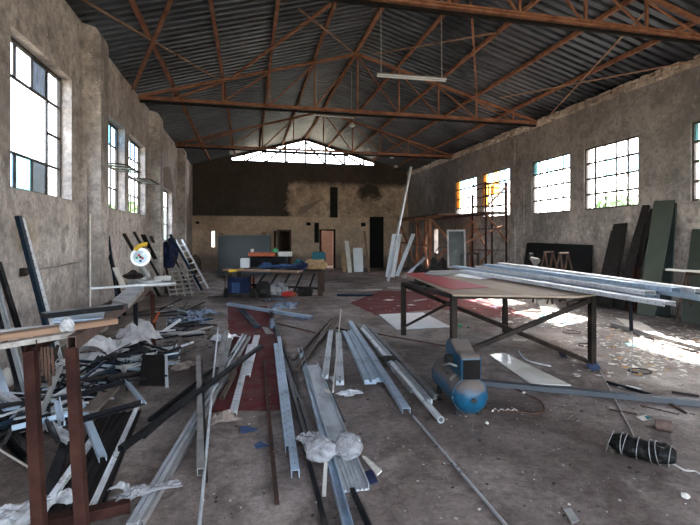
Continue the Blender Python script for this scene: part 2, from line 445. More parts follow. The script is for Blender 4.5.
# ------------------------------------------------------------------ room shell
def pierced(name, mat, fixed, thick, a0, a1, z0, z1, holes, axis):
    """wall in the plane axis=fixed; holes = (a0,a1,z0,z1)"""
    As = sorted({a0, a1, *[h[0] for h in holes], *[h[1] for h in holes]})
    Zs = sorted({z0, z1, *[h[2] for h in holes], *[h[3] for h in holes]})
    bm = bmesh.new(); vv = {}
    def v(i, j, s):
        if (i, j, s) not in vv:
            f = fixed + thick*s
            vv[i, j, s] = bm.verts.new((f, As[i], Zs[j]) if axis == 'X' else (As[i], f, Zs[j]))
        return vv[i, j, s]
    def solid(i, j):
        if not (0 <= i < len(As)-1 and 0 <= j < len(Zs)-1): return False
        a, z = (As[i]+As[i+1])/2, (Zs[j]+Zs[j+1])/2
        return not any(h[0] < a < h[1] and h[2] < z < h[3] for h in holes)
    for i in range(len(As)-1):
        for j in range(len(Zs)-1):
            if not solid(i, j): continue
            for s in (0, 1): bm.faces.new((v(i,j,s), v(i+1,j,s), v(i+1,j+1,s), v(i,j+1,s)))
            for di, dj, e in ((-1,0,((i,j),(i,j+1))), (1,0,((i+1,j),(i+1,j+1))), (0,-1,((i,j),(i+1,j))), (0,1,((i,j+1),(i+1,j+1)))):
                if not solid(i+di, j+dj):
                    (p, q), (r_, s_) = e
                    bm.faces.new((v(p,q,0), v(r_,s_,0), v(r_,s_,1), v(p,q,1)))
    return structure(link(name, bm, mat))

YN = -2.5
WL = [(5.95, 7.8, 2.19, 4.07), (9.05, 10.9, 2.2, 4.03), (11.27, 12.95, 2.2, 4.03), (14.9, 17.3, 1.5, 3.25)]
WR = [(5.7, 7.24, 2.33, 3.9), (8.48, 10.16, 2.33, 3.93), (10.7, 12.4, 2.33, 3.95), (13.6, 15.45, 2.35, 4.0), (15.85, 17.7, 2.45, 4.0)]
pierced('wall_left', 'wall_l', XL, -.2, YN, YB+.3, -.1, ZE, WL, 'X')
pierced('wall_right', 'wall_r', XR, .2, YN, YB+.3, -.1, ZE-.12, WR + [(19.45, 19.9, .9, 2.02)], 'X')
pierced('wall_front', 'wall_r', YN-.2, .2, XL, XR, -.1, ZE+1.3, [(-1.6, 7.4, -.1, 4.1)], 'Y')  # unseen wall behind the camera, added with a wide opening to cut frontal light
# rear wall: a lower skin stands 12 cm proud of the upper one and forms the ledge
def bx(px): 
    r = ray(px, 238); return r.x/r.y*YB
doors = [(bx(278), bx(290), -.1, 1.95), (bx(320), bx(334), -.1, 1.98)]
slits = [(bx(211.5), bx(215), 1.15, 1.95), (bx(273.5), bx(276.3), 1.1, 1.97)]
sq = [(bx(196), bx(199.5), 2.3, 2.42), (bx(306), bx(310.5), 2.25, 2.42), (bx(360.5), bx(365), 2.22, 2.42)]
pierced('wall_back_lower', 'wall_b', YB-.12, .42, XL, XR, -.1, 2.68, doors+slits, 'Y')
for k, q in enumerate(sq):
    bm = bmesh.new(); box(bm, (q[0], YB-.135, q[2]), (q[1], YB-.12, q[3]))  # black plates painting the dark inside of small square holes
    structure(link('trim_%d' % (k+1), bm, 'blackboard'))
bm = bmesh.new()
gl, gr = XM-3.75, XM+3.75
zt = 5.50
poly = [(XL, 2.68), (XR, 2.68), (XR, ZE), (XR, ZE+.1), (gr, roofz(gr)+.12), (gr, zt), (gl, zt), (gl, roofz(gl)+.12), (XL, ZE+.1)]
A = [bm.verts.new((x, YB, z)) for x, z in poly]; C_ = [bm.verts.new((x, YB+.3, z)) for x, z in poly]
bm.faces.new(A); bm.faces.new(C_)
for i in range(len(poly)): bm.faces.new((A[i], A[(i+1) % len(poly)], C_[(i+1) % len(poly)], C_[i]))
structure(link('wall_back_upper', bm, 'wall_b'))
bm = bmesh.new(); box(bm, (bx(330), YB-.05, 2.69), (bx(337.5), YB, 4.3)); structure(link('trim_5', bm, 'darkboard'))  # dark plate painting the shade of a tall wall recess
bm = bmesh.new(); box(bm, (bx(369), YB-.3, 0), (bx(382), YB-.12, 2.74)); structure(link('pillar', bm, 'blackboard'))
bm = bmesh.new(); box(bm, (bx(314), YB-.16, 1.35), (bx(318.5), YB-.12, 2.4)); structure(link('trim_6', bm, 'blackboard'))  # black plate painting the shade inside a narrow niche
# plaster scar on the upper wall
slab('trim_7', [PY(297, 214, YB-.01), PY(303, 214, YB-.01), PY(324, 198.5, YB-.01), PY(301, 207, YB-.01)], .012, 'beigebag')['kind'] = 'structure'
# doors' frames and the dim rooms behind
for k, (x0, x1, z0, z1) in enumerate(doors):
    f = empty('door_%d' % (k+1), ((x0+x1)/2, YB-.1, 0)); f['kind'] = 'structure'
    c = (x0+x1)/2
    for s, nm in ((x0-c, 'jamb'), (x1-c, 'jamb')):
        bm = bmesh.new(); box(bm, (s-.05, -.06, 0), (s+.05, .02, z1+.05)); link(nm, bm, 'rustbench' if k else 'brown', f)
    bm = bmesh.new(); box(bm, (x0-c-.05, -.06, z1), (x1-c+.05, .02, z1+.08)); link('head', bm, 'rustbench' if k else 'brown', f)
bm = bmesh.new()
for args in (((-.2, YB+2.3, -.1), (8.6, YB+2.45, 2.9)), ((2.3, YB+.3, -.1), (2.45, YB+2.3, 2.9)), ((-.3, YB+.3, -.1), (-.2, YB+2.45, 2.9)), ((-.3, YB+.3, 2.9), (3.1, YB+2.45, 3.0)), ((4.1, YB+.3, 2.9), (8.6, YB+2.45, 3.0))): box(bm, *args)  # unseen ceiling slabs added, their gap placed to light the second doorway
structure(link('wall_passage', bm, 'brown'))
# floor
bm = bmesh.new(); bmesh.ops.create_grid(bm, x_segments=60, y_segments=120, size=.5)
for v in bm.verts:
    x, y = XL-.35+(v.co.x+.5)*(XR-XL+.7), YN+(v.co.y+.5)*(YB+2.5-YN)
    v.co = Vector((x, y, -.004+.004*noise.noise(Vector((x, y, 3)))))
structure(link('floor', bm, 'floor', smooth=True))
bm = bmesh.new(); s = 140
f = [bm.verts.new(p) for p in ((-s, -s, -.12), (s, -s, -.12), (s, s, -.12), (-s, s, -.12))]; bm.faces.new(f)
structure(link('ground', bm, 'earth'))
# red screed
def redpatch(n, pix):
    pts = []
    for i in range(len(pix)):
        a, b = P(*pix[i]), P(*pix[(i+1) % len(pix)]); k = 12
        for j in range(k):
            p = a.lerp(b, j/k); q = Vector((p.x*3, p.y*3, n))
            pts.append(p + Vector((noise.noise(q)*.05, noise.noise(q+Vector((9,0,0)))*.05, .001)))
    o = slab('trim_%d' % n, pts, .003, 'redfloor'); o['kind'] = 'structure'
redpatch(8, [(212, 413), (283, 409), (275, 330), (266, 306), (228, 307), (228, 340)])
redpatch(9, [(350, 303), (380, 291), (470, 292), (537, 318), (490, 317), (440, 309), (375, 315)])
# pilasters with a rounded shoulder
def pilaster(y0, y1, X, s, n, mat, z=5.12):
    pts = [(0, 0), (.29, 0)]
    for k in range(7):
        a = k/6*math.pi/2; pts.append((.29-.13*(1-math.cos(a)), z-.25+.25*math.sin(a)))
    pts.append((0, z+.04))
    bm = bmesh.new()
    A = [bm.verts.new((X+s*p, y0, q)) for p, q in pts]; C2 = [bm.verts.new((X+s*p, y1, q)) for p, q in pts]
    bm.faces.new(A); bm.faces.new(C2)
    for i in range(len(pts)): bm.faces.new((A[i], A[(i+1) % len(pts)], C2[(i+1) % len(pts)], C2[i]))
    structure(link('pillar_%d' % n, bm, mat))
for k, (y0, y1) in enumerate(((3.05, 3.5), (8.23, 8.66), (13.45, 13.9), (18.6, 19.05))): pilaster(y0, y1, XL, 1, k+1, 'wall_l', 5.12)
bm = bmesh.new(); box(bm, (XR-.06, 12.75, 0), (XR, 12.95, 3.2)); box(bm, (XR-.05, 13.25, 0), (XR, 13.35, 4.9)); structure(link('trim_10', bm, 'wall_r'))
# rough brick course closing the gap under the roof sheets
def course(n, X, s, z0):
    bm = bmesh.new(); y = YN
    while y < YB-.1:
        L = random.uniform(.18, .26)
        for r in range(3):
            d = random.uniform(.02, .09)
            if random.random() < .93: box(bm, (min(X-s*d, X+s*.3), y+.01*r, z0+r*.075), (max(X-s*d, X+s*.3), y+L-.008, z0+r*.075+random.uniform(.05, .075)))
        y += L
    structure(link('trim_%d' % n, bm, 'brick'))
course(11, XR, 1, ZE-.19)
bm = bmesh.new(); box(bm, (XL-.35, YN, ZE), (XL-.1, YB+.3, ZE+.06)); structure(link('trim_12', bm, 'brick'))
pts_ = [Vector((XL+.006, 16.2+1.25*math.cos(a_*math.pi/10), 3.27+.75*math.sin(a_*math.pi/10)*(1+.08*math.sin(a_*5)))) for a_ in range(11)]
slab('trim_14', pts_, .012, 'beigebag')['kind'] = 'structure'
# roof: two corrugated slopes
def slope(n, x0, x1):
    bm = bmesh.new(); y = YN-.3; pit = .21; prev = None
    def z_(x): return roofz(x)+.08
    while y < YB+.5:
        for dy, dz in ((0, 0), (.11, 0), (.125, .06), (.195, .06)):
            cur = [bm.verts.new((x0, y+dy, z_(x0)+dz)), bm.verts.new((x1, y+dy, z_(x1)+dz))]
            if prev: bm.faces.new((prev[0], prev[1], cur[1], cur[0]))
            prev = cur
        y += pit
    structure(link('roof_%s' % n, bm, 'roof'))
slope('left', XL-.5, XM); slope('right', XR+.5, XM)

# windows
def window(n, X, s, h, cols, rows, tints, skip_h=(), skip_v=(), rec=.17, hidden=()):
    y0, y1, z0, z1 = h; rec = .06 if s > 0 else rec; xg = X + s*rec; hb = .05 if s > 0 else .03
    w = empty('window_%d' % n, (xg, y0, z0)); w['kind'] = 'structure'
    W, Z = y1-y0, z1-z0; t = .03
    bm = bmesh.new()
    for a, b in (((-.025, 0, 0), (.025, W, .04)), ((-.025, 0, Z-.04), (.025, W, Z)), ((-.025, 0, 0), (.025, .04, Z)), ((-.025, W-.04, 0), (.025, W, Z))): box(bm, a, b)
    for i in range(1, cols):
        for j in range(rows):
            if (i, j) in skip_v: continue
            k = 1.7 if i in (1, cols-1) else 1
            box(bm, (-.012, W*i/cols-t/2*k, Z*j/rows), (.012, W*i/cols+t/2*k, Z*(j+1)/rows))
    for j in range(1, rows):
        for i in range(cols):
            if (i, j) in skip_h: continue
            box(bm, (-.016, W*i/cols, Z*j/rows-hb/2), (.016, W*(i+1)/cols, Z*j/rows+hb/2))
    link('window_frame', bm, 'steelwin', w)
    kinds = {}
    for i in range(cols):
        for j in range(rows):
            m = tints.get((i, j), 'clear')
            if m: kinds.setdefault(m, []).append((i, j))
    for m, cells in kinds.items():
        bm = bmesh.new()
        for i, j in cells: box(bm, (-.003, W*i/cols+.011, Z*j/rows+.011), (.003, W*(i+1)/cols-.011, Z*(j+1)/rows-.011))
        o = link('pane', bm, m, w)
        if m != 'clear': o['label'] = {'teal_p': 'teal tinted pane', 'blue_p': 'pale blue pane', 'amber_p': 'amber coloured pane', 'dark_p': 'grimy grey pane'}[m]
    bm = bmesh.new(); box(bm, (-.05 if s > 0 else -.03, 0.0, -.03), (.14 if s > 0 else .14, W, 0.003)); link('window_sill', bm, 'wall_r' if s > 0 else 'wall_l', w)
    return w
no = None
window(1, XL, -1, WL[0], 4, 4, {(0,0): 'blue_p', (1,0): 'teal_p', (0,1): no, (1,1): no, (2,1): no, (0,2): no, (1,2): no, (2,2): no, (2,0): 'dark_p', (2,3): 'dark_p', (3,2): no},
       skip_h=((0,2),(1,2),(2,2)), skip_v=((1,1),(1,2),(2,1),(2,2)))
window(2, XL, -1, WL[1], 4, 4, {(3,3): 'blue_p', (3,1): no, (2,2): no, (2,3): 'teal_p'})
window(3, XL, -1, WL[2], 4, 4, {(2,3): 'blue_p', (1,1): no, (1,2): no, (2,2): no})
window(4, XL, -1, WL[3], 4, 3, {(0,0): no, (1,2): 'dark_p'})
window(5, XR, 1, WR[0], 5, 4, {(0,3): 'teal_p', (4,3): 'teal_p', (2,1): no}, hidden=())
window(6, XR, 1, WR[1], 5, 4, {(2,2): 'teal_p', (0,2): 'blue_p', (3,0): no, (4,3): no})
window(7, XR, 1, WR[2], 5, 4, {(4,3): 'teal_p', (2,3): 'teal_p', (0,3): 'blue_p', (3,1): no})
window(8, XR, 1, WR[3], 5, 4, {(4,3): 'amber_p', (4,2): 'amber_p', (4,1): 'amber_p', (3,3): 'blue_p', (2,3): 'amber_p', (1,3): 'teal_p', (0,3): 'blue_p', (3,2): 'amber_p', (2,2): 'amber_p', (1,2): 'blue_p'})
window(9, XR, 1, WR[4], 5, 4, {(4,3): 'amber_p', (4,2): 'amber_p', (4,1): 'amber_p', (3,3): 'teal_p', (2,3): 'blue_p', (1,3): 'teal_p', (0,3): 'blue_p'})
# centre-hung sashes standing open into the room
for (h, lab) in ((WL[1], 'open pivot sash projecting from the second left window, just past the first pilaster'), (WL[2], 'open pivot sash projecting from the third left window, nearer the second pilaster')):
    t = empty('pivot_light', (XL+.06, h[0]+.35, 3.02)); tag(t, lab, 'window sash')
    t.rotation_euler = (0, R(4), 0)
    bm = bmesh.new()
    for a, b in (((-.16, 0, 0), (.34, .03, .03)), ((-.16, 1.1, 0), (.34, 1.13, .03)), ((-.16, 0, 0), (-.13, 1.13, .03)), ((.31, 0, 0), (.34, 1.13, .03)), ((-.16, .36, 0), (.34, .38, .03)), ((-.16, .74, 0), (.34, .76, .03))): box(bm, a, b)
    link('sash_frame', bm, 'steelwin', t)
    bm = bmesh.new(); box(bm, (-.14, .02, .012), (.32, 1.12, .018)); link('glass', bm, 'sash_p', t)

# ------------------------------------------------------------------ roof trusses
nodes = [-5.6, -4.8, -3.6, -2.4, -1.2, 0, 1.2, 2.4, 3.6, 4.8, 5.6]
def truss(Y, lab, full=True, mat='truss'):
    t = empty('roof_truss', (XM, Y, 5.1)); tag(t, lab, 'roof truss', 'roof trusses')
    def zt_(x): return (ZR-ZE)*(1-abs(x)/5.64) + .0
    for s, nm in ((-1, 'rafter'), (1, 'rafter')):
        beam(nm, Vector((s*5.62, 0, .03)), Vector((0, 0, zt_(0)-.02)), 'I', .065, .065, mat, t, t=.03)
    beam('bottom_chord', Vector((-5.62, 0, 0)), Vector((5.62, 0, 0)), 'I', .08, .08, mat, t, t=.03)
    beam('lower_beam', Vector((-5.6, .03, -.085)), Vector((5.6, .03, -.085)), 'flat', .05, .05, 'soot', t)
    for x in nodes[1:-1]:
        beam('post', Vector((x, 0, .02)), Vector((x, 0, zt_(x)-.03)), 'L', .042, .042, mat, t, t=.02)
    for i in range(1, 5):
        for s in (-1, 1):
            a, b = nodes[i]*s, nodes[i+1]*s
            beam('brace', Vector((a, .03, .03)), Vector((b, .03, zt_(b)-.04)), 'L', .04, .04, mat, t, t=.02)
    return t
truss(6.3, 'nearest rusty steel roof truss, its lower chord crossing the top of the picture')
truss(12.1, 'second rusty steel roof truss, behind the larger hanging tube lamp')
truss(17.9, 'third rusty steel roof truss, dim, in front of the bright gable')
w = empty('window_10', (XM, YB+.1, 0)); w['kind'] = 'structure'
def gz(x): return roofz(XM+x)
for s_ in (-1, 1): beam('gable_rafter', Vector((s_*3.75, 0, gz(3.75)+.02)), Vector((0, 0, gz(0)+.02)), 'flat', .1, .14, 'rustdark', w)
beam('gable_rail', Vector((-2.3, 0, 6.03)), Vector((2.3, 0, 6.03)), 'box', .05, .07, 'rustdark', w)
beam('gable_rail', Vector((-3.75, 0, zt+.03)), Vector((3.75, 0, zt+.03)), 'box', .05, .06, 'rustdark', w)
for i_ in range(-3, 4):
    x_ = i_*1.05
    beam('gable_post', Vector((x_, 0, zt)), Vector((x_, 0, gz(x_)-.05)), 'box', .09, .09, 'rustdark', w)
    if i_: beam('gable_brace', Vector((x_, .03, zt)), Vector((x_-1.05*(1 if i_ > 0 else -1), .03, gz(x_-1.05*(1 if i_ > 0 else -1))-.1)), 'box', .08, .08, 'rustdark', w)
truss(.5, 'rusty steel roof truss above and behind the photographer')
pl = ['by the left eave', 'second up from the left eave', 'third up the left slope', 'just left of the ridge', 'under the ridge', 'just right of the ridge', 'third up the right slope', 'second up from the right eave', 'by the right eave']
for k, x in enumerate([-1.84, -.64, .56, 1.76, 2.96, 4.16, 5.36, 6.56, 7.76]):
    B('roof_purlin', 'rusty steel purlin running the length of the roof, '+pl[k], 'purlin',
      Vector((x, YN, roofz(x)+.035)), Vector((x, YB, roofz(x)+.035)), 'box', .10 if k == 4 else .07, .08, 'truss', 'roof purlins', t=.01)
br = [((83, 0), (216, 78), .035, 'pale flat steel brace crossing the roof slope above the first pilaster'),
      ((171, 0), (133, 89), .07, 'heavy rusty brace rising from the left wall near the first pilaster'),
      ((331, 4), (234, 76), .06, 'rusty diagonal roof brace between the two nearest trusses, left of the ridge'),
      ((299, 9), (354, 53), .035, 'thin pale roof brace ending at the peak of the second truss, from the left'),
      ((374, 54), (496, 33), .035, 'thin rusty roof tie running right from the peak of the second truss'),
      ((471, 2), (477, 97), .045, 'rusty roof brace hanging almost straight down past the large tube lamp'),
      ((644, 13), (547, 118), .03, 'grey rod brace slanting down to the top of the right wall'),
      ((500, 98), (690, 62), .03, 'thin rusty tie running along just above the right wall top')]
for a, b, w, lab in br:
    B('roof_brace', lab, 'roof brace', PR(*a, -.14), PR(*b, -.14), 'box', w, w*.7, 'palerust' if 'pale' in lab or 'grey' in lab or 'tie' in lab else 'truss', 'roof braces')
# lamps
def tube_lamp(d, p1, p2, lab, twin, topz):
    a, b = PD(*p1, d), PD(*p2, d)
    m = (a+b)/2; t = empty('tube_lamp', m); tag(t, lab, 'lamp')
    A, Bq = a-m, b-m
    beam('housing', A+Vector((0,0,.03)), Bq+Vector((0,0,.03)), 'flat', .05, .012, 'dull', t)
    dirn = (Bq-A).normalized(); side = Vector((-dirn.y, dirn.x, 0))*.045
    for s in ((1, -1) if twin else (0,)): beam('tube', A+side*s-Vector((0,0,.005)), Bq+side*s-Vector((0,0,.005)), 'rod', .028, .028, 'white', t)
    for q in (.06, .94):
        p = A.lerp(Bq, q); bm = bmesh.new(); tube_path(bm, [p+Vector((0,0,.045)), p+Vector((0, 0, (topz-m.z)*.5))+side, Vector((p.x, p.y, topz-m.z))], .007, 5)
        link('hanging_wire', bm, 'tape', t)
tube_lamp(7.8, (377, 75), (446, 80), 'twin white tube lamp on wires between the first two trusses', True, 6.55)
tube_lamp(13.2, (314, 115), (354, 118), 'smaller white tube lamp seen just under the second truss', False, 6.5)
for (px, py, d, lab) in ((352, 126, 12.9, 'small bare lamp hanging just under the smaller tube lamp'), (368, 150, 18.5, 'small pale lamp glinting beside the gable tip'),
                     (392, 158, 19.5, 'small pale lamp below the third truss'), (396, 167, 20.5, 'small pale lamp low above the back right corner')):
    c = PD(px, py, d); t = empty('pendant_lamp', c); tag(t, lab, 'lamp', 'small hanging lamps')
    bm = bmesh.new(); cyl(bm, Vector((0,0,.09)), Vector((0,0,.0)), .03, 12, .11); sh_ = link('lamp_shade', bm, 'tubewhite', t)
    bm = bmesh.new(); bmesh.ops.create_icosphere(bm, subdivisions=2, radius=.045); link('bulb', bm, 'white', sh_, True)
    bm = bmesh.new(); tube_path(bm, [Vector((0,0,.08)), Vector((0,0,roofz(c.x)-c.z+.05))], .004, 5); link('cord', bm, 'steelgrey', t)

exec_parts = True
# ------------------------------------------------------------------ steel work table on the right
def table():
    zt = .92
    L = {'nl': P(453.5, 365), 'nr': P(592, 365), 'fl': P(403.5, 335), 'fr': P(505, 332)}
    c = sum(L.values(), Vector())/4
    t = empty('work_table', c); tag(t, 'large steel framed work table with plywood top carrying the slotted channels', 'table')
    top = {k: Vector((v.x, v.y, zt-.06)) for k, v in L.items()}
    for k in L: beam('leg', L[k]-c, top[k]-c+Vector((0,0,.0)), 'box', .07, .07, 'steelgrey', t, up=(0,1,0))
    z = Vector((0, 0, -.03))
    for a, b in (('nl','nr'), ('fl','fr'), ('nl','fl'), ('nr','fr')): beam('rail', top[a]-c+z*0, top[b]-c+z*0, 'box', .05, .05, 'steelgrey', t)
    def q(px, py, a, b, f): return a.lerp(b, f)
    beam('brace', L['nl'].lerp(top['nl'], .12)-c, top['nr']-c-Vector((0,0,.03)), 'box', .055, .055, 'steelgrey', t)
    beam('brace', top['fl']-c-Vector((0,0,.04)), L['nr'].lerp(top['nr'], .03)-c, 'box', .05, .05, 'steelgrey', t)
    beam('brace', L['fl'].lerp(top['fl'], .15)-c, top['nl']-c-Vector((0,0,.05)), 'box', .03, .03, 'steelgrey', t)
    pts = [P(404, 273.5, zt), P(451, 292, zt), P(453, 294.5, zt), P(577, 296.5, zt), P(640, 288, zt), P(560, 272, zt)]
    s = slab('table_top', [p-c+Vector((0,0,-.02)) for p in pts], .02, 'plywood', t)
    slab('red_sheet', [P(404.5, 273.6, .925), P(424, 272.6, .925), P(489, 287.5, .925), P(452, 289.5, .925)], .004, 'redpaint', None, 'bright red triangular sheet lying on the plywood table top', 'sheet')
    slab('metal_sheet', [P(424, 274.6, .94), P(430, 271.2, .94), P(466, 270.3, .94), P(460, 273.5, .94), P(440, 276, .94)], .012, 'dull', None, 'thin grey metal sheet lying on the red sheet', 'sheet')
    slab('metal_sheet', [P(453, 276, .932), P(460, 273.5, .932), P(497, 277.5, .932), P(480, 279.5, .932)], .004, 'white', None, 'pale sheet lying beside the slotted channels on the table', 'sheet')
table()
ch = [((463, 271.0), (670, 304.0), .965, .13, 'perf', 'front slotted channel on the table, its square end toward the camera'),
      ((455, 266.5), (655, 297), .965, .12, 'perfblue', 'bluish slotted channel on the table, next behind the front one'),
      ((478, 267.0), (650, 293), 1.02, .13, 'perf', 'slotted channel lying on top of the front pair on the table'),
      ((497, 265.5), (662, 290.5), .965, .14, 'galv', 'plain grey channel in the middle of the table stack'),
      ((505, 266), (712, 299.5), 1.02, .13, 'galvblue', 'bluish channel of the table stack that runs off the right picture edge'),
      ((500, 263.6), (700, 291), 1.075, .12, 'perf', 'slotted channel topmost at the back of the table stack'),
      ((486, 265.0), (676, 290), 1.07, .11, 'perfblue', 'bluish slotted channel on the very top of the table stack'),
      ((520, 265.5), (712, 292), .965, .12, 'galv', 'grey channel at the rear edge of the table stack')]
for a, b, z, w, m, lab in ch:
    B('slotted_channel' if 'perf' in m else 'metal_channel', lab, 'channel', (*a, z), (*b, z), 'N', w, .048, m, 'channels stacked on the table')
for k, (a, b, w, m, lab) in enumerate([((596, 298), (712, 319), .12, 'galvblue', 'bluish channel on the floor behind the table, nearest of its pair'),
        ((600, 295), (712, 311), .1, 'galv', 'grey channel on the floor behind the table, by the wall'),
        ((612, 324), (712, 352), .06, 'dull', 'thin grey channel half buried in sunlit litter behind the table')]):
    B('metal_channel', lab, 'channel', (*a, .05), (*b, .05), 'N', w, .06, m)
t = empty('hanging_strap', P(630, 300, .9)); tag(t, 'black strap with a wire end hanging from the front slotted channel', 'strap')
c = t.location; e = Vector((c.x+.02, c.y, .55))
beam('strap', c-c, e-c, 'flat', .045, .008, 'black', t, up=(0,1,0))
bm = bmesh.new(); tube_path(bm, [e-c, e-c+Vector((.02,0,-.15)), Vector((.02, .02, -.88)), Vector((.12, .02, -.89)), Vector((.24, 0, -.89))], .006); link('wire', bm, 'dull', t)
# wooden block under the top
slab('wooden_block', [P(552, 296, .86), P(576, 297.5, .86), P(566, 302, .86)], .03, 'brownboard', None, 'brown triangular offcut wedged under the table top near the right leg', 'wood')

# compressor
def compressor():
    r = .158
    a = P(471.5, 397, r+.03); b = P(446, 371, r+.03)
    ax = (b-a); ax.z = 0; L = ax.length; ang = math.atan2(ax.y, ax.x)
    t = empty('air_compressor', Vector((a.x, a.y, 0)), ang); tag(t, 'dusty blue air compressor on the floor in front of the table', 'compressor')
    bm = bmesh.new(); prof_ = []
    for k in range(9):
        q = k/8*math.pi/2; prof_.append((-.11*math.cos(q)+.05, r*math.sin(q)))
    for k in range(8, -1, -1):
        q = k/8*math.pi/2; prof_.append((L+.11*math.cos(q)-.05, r*math.sin(q)))
    rings = []
    for x, rr in prof_:
        rings.append([bm.verts.new((x, max(rr, .001)*math.cos(2*math.pi*k/32), r+.03+max(rr, .001)*math.sin(2*math.pi*k/32))) for k in range(32)])
    for A, C2 in zip(rings, rings[1:]):
        for k in range(32): bm.faces.new((A[k], A[(k+1) % 32], C2[(k+1) % 32], C2[k]))
    tank = link('tank', bm, 'dustyblue', t, True)
    for x in (.04, L-.04):
        bm = bmesh.new()
        tube_path(bm, [Vector((x, (r+.003)*math.cos(q/24*2*math.pi), r+.03+(r+.003)*math.sin(q/24*2*math.pi))) for q in range(25)], .006); link('seam', bm, 'dustyblue', tank, True)
    bm = bmesh.new(); cyl(bm, Vector((-.075, .0, r+.02)), Vector((-.05, 0, r+.02)), .022, 12); link('plug', bm, 'rubber', tank)
    for x, y in ((.1, .1), (.1, -.1), (L-.1, .1), (L-.1, -.1)):
        bm = bmesh.new(); cyl(bm, Vector((x, y, 0)), Vector((x, y, .08)), .03, 12, .02); link('foot', bm, 'rubber', t)
    # pale worn label band
    bm = bmesh.new(); n = 14; g = []
    for i in range(n+1):
        q = R(35+i*7); g.append([bm.verts.new((x, (r+.002)*math.cos(q), r+.03+(r+.002)*math.sin(q))) for x in (.17, .23)])
    for i in range(n): bm.faces.new((g[i][0], g[i+1][0], g[i+1][1], g[i][1]))
    link('worn_band', bm, 'ltlitter', tank)
    # motor cover: side outline extruded
    z0 = 2*r+.02
    out = [(-.02, z0), (-.02, z0+.20), (.02, z0+.225), (.16, z0+.225), (.24, z0+.26), (.32, z0+.29), (.40, z0+.285), (.46, z0+.24), (.48, z0+.16), (.44, z0+.1), (.44, z0)]
    out = [(x+.02, z) for x, z in out]
    bm = bmesh.new(); W = .092
    A = [bm.verts.new((x, -W, z)) for x, z in out]; C2 = [bm.verts.new((x, W, z)) for x, z in out]
    bm.faces.new(A); bm.faces.new(C2)
    for i in range(len(out)): bm.faces.new((A[i], A[(i+1) % len(out)], C2[(i+1) % len(out)], C2[i]))
    cover = bevel(link('motor_cover', bm, 'dustyblue', t), .02, 3)
    bm = bmesh.new()
    for k in range(7): box(bm, (-.012, -W+.02, z0+.02+k*.022), (-.002, W-.02, z0+.033+k*.022))
    box(bm, (-.006, -W+.015, z0+.01), (.0, W-.015, z0+.18)); link('grille', bm, 'soot', cover)
    bm = bmesh.new(); tube_path(bm, [Vector((.1, .1, z0+.1)), Vector((.12, .16, z0+.12)), Vector((.3, .17, z0+.05)), Vector((.35, .1, z0-.06))], .011); link('pipe', bm, 'dull', t, True)
    bm = bmesh.new(); cyl(bm, Vector((.25, .1, z0+.12)), Vector((.25, .16, z0+.12)), .05, 16); link('pressure_switch', bm, 'rubber', t)
    return t
compressor()
bm = bmesh.new(); pts = [P(*q, .012) for q in ((484, 408), (500, 411), (520, 412), (537, 413.5), (544, 409), (540, 401), (530, 396), (516, 389), (506, 387))]
def smoothpath(pts, k=5):
    out = []
    for i in range(len(pts)-1):
        p0, p1, p2, p3 = pts[max(i-1, 0)], pts[i], pts[i+1], pts[min(i+2, len(pts)-1)]
        for j in range(k):
            t = j/k; out.append(.5*((2*p1)+(p2-p0)*t+(2*p0-5*p1+4*p2-p3)*t*t+(3*p1-p0-3*p2+p3)*t**3))
    out.append(pts[-1]); return out
tube_path(bm, smoothpath(pts), .008); tag(link('power_cord', bm, 'cord', smooth=True), 'brown cord looping on the floor right of the blue compressor', 'cord')
bm = bmesh.new(); pts = [P(492+i*3.2, 410+(-1)**i*1.2, .012) for i in range(9)]
tube_path(bm, pts, .008); tag(link('white_cable', bm, 'paper', smooth=True), 'short twisted white cable beside the brown cord', 'cable')
B('steel_beam', 'long grey steel channel lying across the floor from the compressor to the right edge', 'beam', (477, 382, .035), (712, 404, .035), 'N', .085, .05, 'greybeam')
slab('white_board', [P(489, 355, .005), P(505, 354, .005), P(571, 386, .005), P(531, 384.5, .005)], .012, 'whitegloss', None, 'glossy white strip of board on the floor under the table, behind the grey channel', 'board')
slab('white_board', [P(379, 315, .005), P(423, 313, .005), P(450, 327, .005), P(397, 330, .005)], .015, 'white', None, 'square white board lying flat on the floor left of the table legs', 'board')
slab('blue_scrap', [P(586, 365, .012), P(597, 363, .012), P(601, 369, .012), P(592, 371, .012)], .01, 'bluecloth', None, 'blue and white scrap at the foot of the near right table leg', 'scrap')

